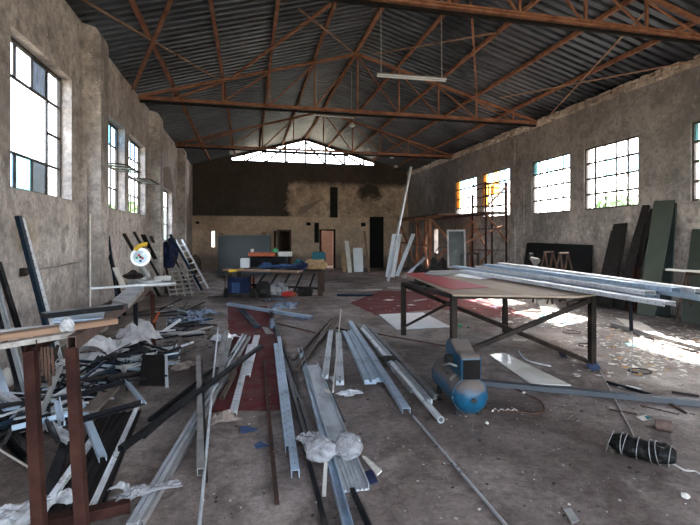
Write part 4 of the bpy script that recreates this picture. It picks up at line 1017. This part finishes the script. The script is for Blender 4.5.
# counted but look-alike offcuts of the heap
KINDS_ = [('black', 'black')]*13 + [('galv', 'silver grey'), ('dull', 'dull grey'), ('galvblue', 'bluish')] + [('dull', 'dull grey'), ('galvblue', 'bluish'), ('galv', 'silver grey'), ('navy', 'dark blue'), ('navy', 'dark blue'), ('alu', 'bright silver'), ('bronze', 'bronze'), ('darkboard', 'sooty')]
def region(px, py):
    if 0 <= px < 62: return 'behind the two front bench posts'
    if px < 110: return 'in the middle of the scrap heap'
    if px < 150: return 'around the black bench leg'
    return 'at the right rim of the scrap heap'
random.seed(21); nheap = 0
def heap(n, area, Lr, zr, ws=(.014, .038)):
    global nheap
    for _ in range(n):
        while True:
            px, py = random.uniform(*area[0]), random.uniform(*area[1])
            if py > 455 - .2*px*0: continue
            if px > 150 and py > 400: continue
            if py > 400 - (px-100)*.45 and px > 100: continue
            break
        z = random.uniform(*zr); c = P(px, py, z)
        if c.x < XL+.35: continue
        m, word = random.choice(KINDS_)
        L = random.uniform(*Lr); a = random.gauss(R(60), R(35)) if random.random() < .45 else random.uniform(0, math.pi)
        d = Vector((math.cos(a), math.sin(a), random.uniform(-.14, .14) if random.random() < .7 else random.uniform(-.4, .4)))*L/2
        if c.z-abs(d.z) < .03: c.z = .03+abs(d.z)
        for q in (c-d, c+d):
            if q.x < XL+.1: c.x += XL+.1-q.x
        if max((c-d).x, (c+d).x) > -1.35: c.x -= .3
        w = random.uniform(*ws); k = random.choice(('N', 'L', 'T', 'groove', 'box', 'N', 'I'))
        size = 'short' if L < .55 else ('medium length' if L < 1.0 else 'long')
        lab = '%s %s metal offcut %s' % (size, word, region(px, py))
        B('metal_offcut', lab, 'offcut', c-d, c+d, k, w, w*random.uniform(.5, 1), m, lab.replace('offcut', 'offcuts'), roll=random.choice((0, 0, R(180), R(90))))
        nheap += 1
heap(125, ((90, 165), (352, 398)), (.3, 1.0), (.04, .26))
heap(75, ((40, 130), (375, 425)), (.3, .85), (.04, .26))
heap(20, ((5, 60), (385, 430)), (.3, .9), (.03, .2))
heap(26, ((150, 205), (333, 372)), (.3, 1.0), (.03, .14))
heap(12, ((150, 200), (345, 375)), (.4, .9), (.03, .12), (.02, .04))
heap(24, ((150, 215), (302, 335)), (.3, 1.1), (.03, .1), (.02, .05))
# a few loose bits farther out on the floor
random.seed(5)
for k, (px, py, L, a, m, w, lab) in enumerate([(225, 296, .9, .2, 'black', .05, 'black bar lying before the blue trolley'), (345, 330, .5, 2.0, 'rustdark', .03, 'dark stick beside the pale wire'), (296, 328, 1.3, 2.1, 'rustdark', .025, 'thin dark bar between the crossways channel and the dull dark channel'),
        (420, 300, .5, .5, 'ltlitter', .06, 'pale lath on the red floor behind the table legs'), (395, 288, .5, -.4, 'paper', .06, 'white lath on the floor before the leaning white boards'), (300, 292, .7, .1, 'darkboard', .05, 'dark lath on the floor in front of the back table'),
        (515, 288, .8, -.3, 'rustdark', .03, 'thin dark bar in the litter behind the far right table leg'), (545, 312, .9, -.5, 'rustdark', .04, 'dark bar in the sunlit litter, left of the near right leg'), (369, 290, .8, 0.1, 'paper', .07, 'white lath lying beyond the dark box channel'),
        (412, 340, 1.5, 2.2, 'brown', .02, 'thin brown stick behind the compressor')]):
    c = P(px, py, .02); d = Vector((math.cos(a), math.sin(a), 0))*L/2
    B('loose_lath', lab, 'lath', c-d, c+d, 'flat', w, .02, m)

# ------------------------------------------------------------------ things at the back of the hall
def stand(name, lab, cat, px0, px1, pytop, d, zb_, mat, th=.03, tilt=.12, ang=0):
    a, b = PD(px0, 238, d), PD(px1, 238, d); a.z = b.z = zb_
    zt = H+(CY-pytop)*d/F
    t1 = Vector((0, tilt, zt-zb_))
    return slab(name, [a, b, b+t1, a+t1], th, mat, None, lab, cat)
stand('green_board', 'large dark green panel standing at the back left behind the cluttered table', 'panel', 218, 271, 235.5, 19.6, .0, 'greenboard', .05, .25)
for k, px in enumerate((221, 264)):
    c = PD(px, 234, 19.9); blob('wooden_block', Vector((c.x, c.y, 1.74)), (.28, .12, .12), 'wood', k, ['small pale block on the left corner of the dark green panel', 'small pale block on the right corner of the dark green panel'][k], 'block', sub=2, amp=.05)
c = P(195, 273); blob('dark_sack', Vector((c.x, c.y, 0)), (.55, .5, .9), 'brownboard', 3, 'slumped brown sack against the back wall left of the dark green panel', 'sack', amp=.2)
def back_table():
    d = 12.6; L, Rr = P(228, 296), P(322, 296); zt = .74; c = (L+Rr)/2
    t = empty('cluttered_table', c); tag(t, 'low dark work table at the back carrying paint boards and blue cloths', 'table')
    dx = Vector((ct, -st, 0)); dy = Vector((st, ct, 0)); hw = (Rr-L).length/2
    cs = [dx*s*hw + dy*q for s, q in ((-1, 0), (1, 0), (1, 1.1), (-1, 1.1))]
    slab('table_top', [p+Vector((0,0,zt-.05)) for p in cs], .05, 'darkboard', t)
    for p in cs: beam('leg', p*.96, p*.96+Vector((0,0,zt-.05)), 'box', .12, .1, 'rustdark', t, up=(0,1,0))
    for k in range(5): beam('strut', cs[0].lerp(cs[1], .25+.15*k)+Vector((0,0,.1)), cs[0].lerp(cs[1], .4+.13*k)+Vector((0,0,.62)), 'box', .05, .05, 'black', t)
    beam('rail', cs[0]+Vector((0,0,.35)), cs[1]+Vector((0,0,.2)), 'box', .06, .06, 'black', t)
back_table()
def on(px, py, z=.76): return P(px, py, z)
B('painted_board', 'orange yellow edged board lying on the left of the back table', 'board', on(226, 269.5, .8), on(300, 271.5, .8), 'flat', .3, .04, 'wood')
c = on(229, 271, .78); B('yellow_bar', 'short yellow bar end on the left corner of the back table', 'bar', c, c+Vector((.35, -.05, .03)), 'flat', .1, .05, 'yellow')
def box_at(name, lab, cat, px0, px1, py0, py1, d, dep, m, parent=None):
    a, b = PD(px0, py1, d), PD(px1, py1, d); h = (py1-py0)*d/F; w = (b-a).length; c = (a+b)/2
    bm = bmesh.new(); box(bm, (-w/2, 0, 0), (w/2, dep, h)); o = link(name, bm, m); o.location = c; o.rotation_euler.z = -TH
    bevel(o, min(w, h, dep)*.12); return tag(o, lab, cat)
box_at('white_box', 'white box standing on the back table', 'box', 240, 248, 258.5, 270, 13.0, .25, 'white')
box_at('red_bench_top', 'orange red slab of a machine above the back table', 'machine', 248, 275, 252.5, 256.5, 13.8, .4, 'orange')
box_at('white_block', 'white block lying at the end of the orange red slab', 'block', 278, 291, 252, 256.5, 13.9, .3, 'tubewhite')
box_at('machine_body', 'dark machine body under the orange red slab', 'machine', 250, 287, 256.8, 269, 13.9, .4, 'black')
box_at('green_box', 'small green tin on top of the orange red slab', 'tin', 273, 277.5, 248.5, 252.3, 13.9, .15, 'greencan')
box_at('pink_lamp', 'small pale pink pot on the orange red slab', 'pot', 250.5, 254, 249, 252.3, 13.9, .12, 'tubewhite')
for k, (px, py, sx, sz, m, lab) in enumerate([(266, 269, .4, .2, 'bluecloth', 'bright blue cloth heap on the middle of the back table'), (286, 269, .7, .16, 'bluecloth', 'blue cloth spread right of the bright blue heap'), (299, 268, .3, .28, 'teal', 'teal cloth heap on the back table'),
        (315, 269, .7, .3, 'ochrecloth', 'ochre sacking heaped on the right end of the back table'), (303, 270, .3, .25, 'navycloth', 'navy cloth between the teal cloth and the ochre sacking')]):
    blob('cloth_heap', on(px, py, .74), (sx, .4, sz), m, 40+k, lab, 'cloth', amp=.3)
box_at('teal_tarp', 'pale teal tarpaulin standing by the right back doorway', 'tarpaulin', 312, 325, 252, 268, 15.2, .3, 'teal')
# under the table
def trolley():
    c = P(237, 299); t = empty('generator', c, -TH); tag(t, 'blue and black generator with wheels under the left end of the back table', 'generator')
    bm = bmesh.new(); box(bm, (-.28, .1, .12), (.28, .45, .55)); hs_ = bevel(link('housing', bm, 'navycloth', t), .04)
    bm = bmesh.new(); box(bm, (-.16, .07, .15), (.05, .1, .42)); bevel(link('engine_cover', bm, 'bluecloth', hs_), .01)
    for s in (-1, 1):
        bm = bmesh.new(); cyl(bm, Vector((s*.36-.03, .25, .13)), Vector((s*.36+.03, .25, .13)), .13, 20); link('wheel', bm, 'rubber', t)
        bm = bmesh.new(); tube_path(bm, [Vector((s*.33, .05, .05)), Vector((s*.33, .05, .6)), Vector((s*.33, .5, .6)), Vector((s*.33, .5, .05))], .018); link('frame_tube', bm, 'black', t)
trolley()
c = P(253, 291); B('orange_post', 'orange post standing in front of the back table', 'post', c, c+Vector((0,0,.4)), 'box', .1, .1, 'orange')
blob('black_motor', P(263, 297), (.42, .4, .48), 'rubber', 61, 'black motor like lump under the middle of the back table', 'motor', amp=.25)
blob('white_sack', P(279, 296), (.62, .4, .42), 'filmwhite', 62, 'white sack slumped under the back table', 'sack', amp=.2)
blob('red_bag', P(287, 297), (.28, .25, .18), 'red', 63, 'red bag beside the white sack', 'bag', sub=3, amp=.3)
blob('orange_bag', P(292, 296.5), (.26, .2, .14), 'orange', 64, 'orange scrap beside the red bag', 'bag', sub=3, amp=.3)
blob('dark_bundle', P(305, 296), (.5, .3, .25), 'steelgrey', 65, 'dark bundle of rods under the right end of the back table', 'bundle', amp=.5)
crumple('plastic_sheet', P(274, 300, .0), .5, .25, .06, 'filmblue', 66, 'bluish plastic on the floor before the white sack', 'plastic')
# boards leaning on the back wall, centre
for a, b, w, d, m, lab in (((346.5, 241), (350, 275), .2, 20.5, 'tubewhite', 'white lath leaning on the back wall, left of the white sheet'), ((364.5, 231), (369, 275), .09, 20.5, 'wood', 'thin pale pole leaning on the back wall, right of the white sheet'),
        ((343, 252), (344.5, 273), .2, 20.6, 'ochrecloth', 'short buff board leaning far left of the white boards'), ((397, 234), (390, 277), .42, 17.5, 'white', 'tall white plank leaning left of the scaffold'), ((413.5, 234), (397, 276), .2, 17.0, 'white', 'narrower white plank leaning across to the right beside the tall white one'),
        ((425, 258), (404, 278), .16, 16.0, 'galv', 'grey profile leaning low toward the scaffold')):
    A, Bb = PD(*a, d+.4), PD(*b, d); Bb.z = max(Bb.z, .03); B('leaning_board', lab, 'board', A, Bb, 'flat', w, .04, m)
stand('white_sheet', 'small white sheet standing on the floor against the back wall', 'board', 354, 363.5, 248, 20.5, .05, 'white', .03, .2)
A = PD(411, 167, 15.0); Bb = P(387, 284, .02); 
A = PD(411, 167, 16.2); Bb = PD(388, 270, 15.6); Bb.z = .1
B('long_pole', 'very long pale pole rising from the floor to near the roof, centre right', 'pole', A, Bb, 'box', .07, .07, 'galv')
# scaffold
def scaffold():
    x0, x1, y0, y1 = 6.95, 8.35, 15.6, 20.2; zd = 2.45
    t = empty('scaffold', Vector((x0, y0, 0))); tag(t, 'rusty steel scaffold platform with crossed braces in the back right corner', 'scaffold')
    o = Vector((x0, y0, 0)); W, Ln = x1-x0, y1-y0
    bm = bmesh.new(); box(bm, (-.1, -.1, zd), (W, Ln, zd+.06)); link('deck', bm, 'rustdark', t)
    for x, y in ((0, .9), (0, Ln-.1), (W-.1, .0), (W-.1, Ln-.1), (0, Ln/2)): beam('post', Vector((x, y, 0)), Vector((x, y, zd)), 'box', .1, .1, 'truss', t, up=(0,1,0))
    for a, b in (((0, .9, .3), (0, Ln/2, 2.3)), ((0, .9, 2.3), (0, Ln/2, .3)), ((0, Ln/2, .3), (0, Ln-.1, 2.3)), ((0, .9, 2.4), (W, 0, .4)), ((0, .9, .5), (W, 0, 2.3)), ((0, Ln-.1, 1.4), (0, .9, 1.3)), ((.2, 0, 1.1), (W, -.3, 1.9))):
        beam('brace', Vector(a), Vector(b), 'box', .07, .07, 'truss', t)
    beam('rail', Vector((0, -.1, zd-.05)), Vector((0, Ln, zd-.05)), 'box', .08, .1, 'truss', t)
scaffold()
def tower():
    t = empty('scaffold_tower', Vector((7.6, 13.4, 0))); tag(t, 'tall narrow scaffold tower with rungs standing before the second amber window', 'scaffold')
    Hh = 3.45
    for x, y in ((0, 0), (.75, 0), (0, .9), (.75, .9)): beam('post', Vector((x, y, 0)), Vector((x, y, Hh if y == 0 or x else 3.1)), 'box', .05, .05, 'rustbench', t, up=(0,1,0))
    for z in (.4, 1.2, 1.9, 2.4, 2.65, 2.95, 3.25, 3.4):
        beam('rung', Vector((0, 0, z)), Vector((.75, 0, z)), 'box', .035, .035, 'rustdark', t)
        beam('rung', Vector((0, 0, z)), Vector((0, .9, z)), 'box', .035, .035, 'rustdark', t)
    for a, b in (((0, 0, 1.3), (0, .9, 2.2)), ((0, 0, 2.4), (.75, 0, 1.5)), ((0, 0, 2.6), (.75, 0, 3.3)), ((0, .9, .4), (.75, .9, 1.2)), ((-1.2, .2, 1.2), (.6, 0, 2.0))):
        beam('brace', Vector(a), Vector(b), 'box', .05, .05, 'truss', t)
    bm = bmesh.new(); box(bm, (-.05, -.05, 2.42), (.8, 2.1, 2.47)); link('deck', bm, 'rustdark', t)
tower()
def mirror(px0, px1, pyt, pyb, d, lab, glass='mirror', ang=0):
    a = PD(px0, pyb, d); b = PD(px1, pyb, d); c = (a+b)/2; w = (b-a).length; h = (pyb-pyt)*d/F
    t = empty('framed_glass', c, -TH); t.rotation_euler.x = -.08; tag(t, lab, 'framed glass')
    bm = bmesh.new()
    for lo, hi in (((-w/2, -.02, 0), (w/2, .02, .05)), ((-w/2, -.02, h-.05), (w/2, .02, h)), ((-w/2, -.02, 0), (-w/2+.05, .02, h)), ((w/2-.05, -.02, 0), (w/2, .02, h))): box(bm, lo, hi)
    link('frame', bm, 'dull' if glass else 'steelgrey', t)
    if glass: bm = bmesh.new(); box(bm, (-w/2+.05, -.006, .05), (w/2-.05, .006, h-.05)); link('glass', bm, glass, t)
mirror(447.5, 466, 229.5, 268, 13.6, 'aluminium framed glass standing behind the table, under the scaffold', 'mirror')
mirror(467, 479, 253, 269, 13.2, 'small empty grey frame right of the framed glass', None)
for k, (px, py, d, s, m, lab) in enumerate([(503, 268, 13.2, (.8, .4, .4), 'brown', 'brown bundle of scrap left of the black sheet on the right wall'), (433, 270, 14.5, (.5, .4, .5), 'rubber', 'dark lump below the scaffold, left of the framed glass'),
        (444, 268, 14.2, (.4, .3, .4), 'steelgrey', 'grey machine part at the foot of the framed glass'), (421, 272, 15, (.5, .4, .35), 'darkboard', 'dark heap between the leaning planks and the scaffold'), (486, 268, 13.6, (.6, .4, .22), 'rustdark', 'low rusty heap under the tall scaffold tower')]):
    c = PD(px, py, d); c.z = 0; blob('scrap_bundle', c, (s[0], s[1], s[2]+max(0, H-(py-CY)*d/F)*.9), m, 70+k, lab, 'scrap', amp=.35)
bm = bmesh.new(); c = PD(443, 255, 15); tube_path(bm, [c+Vector((.28*math.cos(q), 0, .28*math.sin(q))) for q in [k/24*2*math.pi for k in range(25)]], .02); tag(link('wheel_rim', bm, 'rustdark'), 'thin round rim standing before the bright slit in the right wall', 'rim')
# right wall
def wall_lean(name, lab, cat, tl, tr, br_, bl, mat, th=.03, off=.12):
    # upper edge touches the wall, lower edge stands on the floor
    A, Bq = PX(*tl, XR-.05), PX(*tr, XR-.05)
    y0, y1 = PX(*bl, XR-.05-off*3).y, PX(*br_, XR-.05-off*3).y
    C2, D = Vector((XR-.05-off*4, y1, .01)), Vector((XR-.05-off*4, y0, .01))
    return slab(name, [A, Bq, C2, D], th, mat, None, lab, cat)
wall_lean('black_sheet', 'wide matt black sheet leaning on the right wall under the windows', 'sheet', (527, 242.5), (592, 245), (592, 300), (522, 290), 'blackboard', off=.06)
wall_lean('leaning_board', 'broad dark board leaning on the right wall, right of the black sheet', 'board', (613.5, 224), (626.5, 223), (619, 292), (599, 292), 'darkboard')
wall_lean('leaning_board', 'shorter dark board leaning just in front of the broad one', 'board', (612, 231), (624, 231), (617, 294), (600, 294), 'darkboard', off=.15)
wall_lean('leaning_board', 'narrow dark board slanting from under the window corner, left of two', 'board', (642.5, 205), (649, 205), (628, 292), (616, 292), 'darkboard')
wall_lean('leaning_board', 'narrow dark board slanting parallel behind, right of two', 'board', (650, 209), (655, 209), (632, 290), (624, 290), 'darkboard', off=.08)
wall_lean('green_glass_sheet', 'tall pale green glass sheet leaning on the right wall', 'sheet', (654, 201), (675, 200), (661, 300), (643, 300), 'greenglass', .012, .16)
wall_lean('leaning_board', 'dark green board leaning behind the right edge of the green glass', 'board', (668, 203), (676, 203), (672, 296), (652, 296), 'greenboard', .03, .07)
wall_lean('green_sheet', 'olive green sheet leaning on the right wall at the picture edge', 'sheet', (692, 229), (716, 229), (712, 308), (686, 308), 'green2')
for k, (a, b) in enumerate((((632, 268), (627, 282)), ((635.5, 267), (632, 282)), ((639, 269), (635, 282)))):
    A, Bq = PX(*a, XR-.3), PX(*b, XR-.4); Bq.z = .02
    B('short_stick', 'short reddish stick standing at the foot of the slanting dark boards, ' + ['left', 'middle', 'right'][k] + ' of three', 'stick', A, Bq, 'flat', .07, .03, 'rustbench')
B('white_plank', 'white plank end jutting in at the right edge above the channels', 'plank', PD(667, 269.5, 8.6), PD(716, 272.5, 8.0), 'flat', .16, .035, 'tubewhite')
o = PD(667, 270, 6.0)
t = empty('saw_horse', Vector((PD(700, 272, 8.2).x, PD(700, 272, 8.2).y, 0))); tag(t, 'dark trestle carrying the white plank at the right edge', 'trestle')
zz = H-(271.5-CY)*8.2/F-.02
beam('cross_bar', Vector((0, -.25, zz-.03)), Vector((0, .25, zz-.03)), 'box', .05, .05, 'rustdark', t)
for sx in (-.2, .2):
    for sy in (-.25, .25): beam('leg', Vector((sx, sy*1.2, 0)), Vector((0, sy, zz-.03)), 'box', .03, .03, 'rustdark', t)
# frames and a lamp in front of the black sheet
def chairframe(px, py, d, lab):
    c = PD(px, py, d); c.z = 0; t = empty('metal_stand', c, .5); tag(t, lab, 'metal stand')
    hh = H-(py-CY)*d/F + .5
    for s in (-.35, .35):
        beam('leg', Vector((s, -.2, 0)), Vector((s*.6, .05, hh)), 'box', .04, .04, 'rustdark', t); beam('leg', Vector((s, .3, 0)), Vector((s*.6, .05, hh)), 'box', .04, .04, 'rustdark', t)
    beam('cross_bar', Vector((-.25, .05, hh)), Vector((.25, .05, hh)), 'box', .04, .04, 'rustdark', t); beam('cross_bar', Vector((-.3, -.1, hh*.5)), Vector((.3, -.1, hh*.5)), 'box', .04, .04, 'rustdark', t)
chairframe(551, 272, 11.2, 'dark metal stand before the left half of the black sheet'); chairframe(566, 274, 10.8, 'dark metal stand before the right half of the black sheet')
t = empty('floodlight', Vector((*PD(534, 262, 11.3).xy, 0))); tag(t, 'floodlight with bright reflector on a stand at the left corner of the black sheet', 'lamp')
zf = H-(262-CY)*11.3/F
for q in (0, 2.1, 4.2): beam('leg', Vector((.3*math.cos(q), .3*math.sin(q), 0)), Vector((0, 0, zf-.15)), 'rod', .03, .03, 'tubewhite', t)
bm = bmesh.new(); cyl(bm, Vector((-.05, .05, zf+.1)), Vector((.0, -.12, zf)), .04, 18, .11); link('reflector', bm, 'dull', t)
bm = bmesh.new(); box(bm, (-.08, .05, zf+.05), (.02, .12, zf+.22)); link('lamp_housing', bm, 'rubber', t)

# ------------------------------------------------------------------ litter
def litter(name, lab, mat, areas, n, smin, smax, seed, z=.004):
    random.seed(seed); bm = bmesh.new()
    for _ in range(n):
        ar = random.choice(areas); px, py = random.uniform(*ar[0]), random.uniform(*ar[1])
        c = P(px, py, z+random.uniform(0, .012)); s = random.uniform(smin, smax)**1.0*random.choice((.5, .7, 1, 1)); a = random.uniform(0, 6.28); k = random.choice((3, 4, 4, 5))
        asp = random.uniform(.25, 1)
        top, bot = [], []
        tx, ty = random.uniform(-.3, .3), random.uniform(-.3, .3)
        for i in range(k):
            q = 2*math.pi*(i+random.uniform(-.25, .25))/k; x, y = s*math.cos(q), s*asp*math.sin(q)
            X, Y = x*math.cos(a)-y*math.sin(a), x*math.sin(a)+y*math.cos(a); zz = .5*abs(tx*X+ty*Y)
            top.append(bm.verts.new((c.x+X, c.y+Y, c.z+zz+.003))); bot.append(bm.verts.new((c.x+X, c.y+Y, c.z+zz)))
        bm.faces.new(top); bm.faces.new(bot)
        for i in range(k): bm.faces.new((top[i], top[(i+1) % k], bot[(i+1) % k], bot[i]))
    tag(link(name, bm, mat), lab, 'litter', None, 'stuff')
sunny = [((500, 612), (296, 330)), ((612, 700), (312, 366)), ((500, 600), (296, 318)), ((615, 700), (330, 368)), ((560, 690), (325, 378))]
everywhere = [((170, 560), (282, 330)), ((200, 690), (330, 420)), ((180, 690), (400, 520)), ((100, 230), (300, 350)), ((560, 699), (300, 420))]
litter('white_litter', 'scattered white paper scraps covering the sunlit floor behind the table', 'paper', sunny, 900, .012, .06, 1)
litter('ochre_litter', 'scattered rust orange scraps among the white litter by the right wall', 'ochre', [((600, 699), (318, 375)), ((440, 470), (291, 300))], 80, .02, .07, 2)
litter('pale_litter', 'scattered pale flakes of plaster over the whole floor', 'ltlitter', everywhere, 420, .004, .016, 3)
litter('dark_litter', 'scattered dark chips and shavings over the whole floor', 'darklitter', everywhere, 420, .005, .022, 4)
litter('fine_white_litter', 'tiny white crumbs strewn across the middle floor', 'paper', everywhere, 260, .003, .011, 5)
litter('pale_back_litter', 'pale scraps strewn on the floor in front of the back wall', 'ltlitter', [((185, 425), (276, 290)), ((330, 500), (285, 318)), ((200, 230), (282, 288))], 220, .02, .08, 6)
litter('dark_back_litter', 'dark scraps strewn on the floor in front of the back wall', 'darklitter', [((175, 425), (276, 300)), ((165, 215), (300, 350))], 200, .02, .09, 7)
random.seed(11)
spots = [(432, 296), (447, 303), (479, 299), (411, 305), (507, 322), (352, 296), (430, 291), (389, 300), (500, 305), (520, 340)]
for px, py in spots:
    c = P(px, py, .006); s = random.uniform(.06, .14); a = random.uniform(0, 3)
    pts = [c+Vector((s*math.cos(a+q)*1.3, s*math.sin(a+q), 0)) for q in (0, 1.4, 3.0, 4.5)]
    slab('paper_scrap', pts, .005, 'paper', None, 'flat white scrap on the red or grey floor behind the table legs', 'paper', 'flat white scraps behind the table legs')
slab('white_sheet', [P(537, 301, .01), P(552, 299, .01), P(566, 322, .01), P(548, 324, .01)], .008, 'paper', None, 'large pale sheet in the sunlit litter, seen under the table', 'sheet')
slab('white_sheet', [P(615, 318, .01), P(640, 322, .01), P(672, 340, .01), P(640, 336, .01)], .008, 'paper', None, 'large pale sheet in the sunlit litter right of the hanging strap', 'sheet')

# ------------------------------------------------------------------ outdoors
def tree(x, y, h, w, lab, seed):
    t = empty('tree', (x, y, -.12)); tag(t, lab, 'tree')
    bm = bmesh.new(); cyl(bm, Vector((0,0,0)), Vector((0,0,h*.55)), .18, 10, .08); link('trunk', bm, 'bark', t)
    bm = bmesh.new(); random.seed(seed)
    for _ in range(900):
        q = Vector((random.gauss(0, 1), random.gauss(0, 1), random.gauss(0, 1))).normalized()*random.uniform(.6, 1)
        p = Vector((q.x*w, q.y*w, h*.68+q.z*h*.36)); s = .22; u = Vector((random.gauss(0,1), random.gauss(0,1), random.gauss(0,1))).normalized(); v = u.orthogonal().normalized()
        bm.faces.new([bm.verts.new(p+u*s), bm.verts.new(p+v*s), bm.verts.new(p-u*s), bm.verts.new(p-v*s)])
    link('foliage', bm, 'leaf', t)
tree(-14, 19.5, 5.0, 2.2, 'hazy green tree outside the first left window', 1)
tree(-16, 25, 5.2, 2.4, 'green tree outside beyond the first left window, farther off', 2)
tree(-9, 36, 4.2, 2.0, 'green tree outside the low left window', 3)
tree(25, 26, 4.5, 2.6, 'tree outside the right wall windows, far off', 4)
bm = bmesh.new(); g = []
for i in range(60):
    a = -math.pi*.95 + i/59*math.pi*2.2
    g.append([bm.verts.new((110*math.cos(a), 110*math.sin(a), -.5)), bm.verts.new((118*math.cos(a), 118*math.sin(a), 7+4*noise.noise(Vector((a*3, 0, 1)))))])
for A, C2 in zip(g, g[1:]): bm.faces.new((A[0], C2[0], C2[1], A[1]))
structure(link('hills', bm, 'hill'))

# ------------------------------------------------------------------ light, sky, camera
w = bpy.data.worlds.new('sky'); SC.world = w; w.use_nodes = True; nt = w.node_tree
sky = nt.nodes.new('ShaderNodeTexSky'); sky.sky_type = 'NISHITA'; sky.sun_disc = False
sky.sun_elevation = R(45); sky.sun_rotation = math.atan2(2.5, 1.15); sky.air_density = 1.0; sky.dust_density = 4.0; sky.ozone_density = 1.0
hs = nt.nodes.new('ShaderNodeHueSaturation'); hs.inputs['Saturation'].default_value = .55; nt.links.new(sky.outputs[0], hs.inputs['Color'])
bg = nt.nodes['Background']; nt.links.new(hs.outputs[0], bg.inputs[0]); bg.inputs[1].default_value = 1.0
sun = bpy.data.lights.new('sun', 'SUN'); sun.energy = 34; sun.angle = R(.6); sun.color = (1, .95, .88)
so = bpy.data.objects.new('sun', sun); COL.objects.link(so)
so.rotation_euler = Vector((-2.5, -1.15, -3.0)).to_track_quat('-Z', 'Y').to_euler()
cam = bpy.data.cameras.new('camera'); co = bpy.data.objects.new('camera', cam); COL.objects.link(co); SC.camera = co
cam.sensor_width = 36; cam.lens = F/700*36; cam.shift_y = -(262.5-CY)/700; cam.clip_end = 500
co.location = (0, 0, H); co.rotation_euler = (R(90), 0, -TH)
vs = SC.view_settings; vs.view_transform = 'Standard'; vs.look = 'None'; vs.gamma = 1; vs.use_curve_mapping = False; vs.exposure = 1.7
SC.cycles.use_denoising = True
SC.cycles.max_bounces = 8; SC.cycles.diffuse_bounces = 5; SC.cycles.transparent_max_bounces = 12
SC.cycles.sample_clamp_indirect = 8
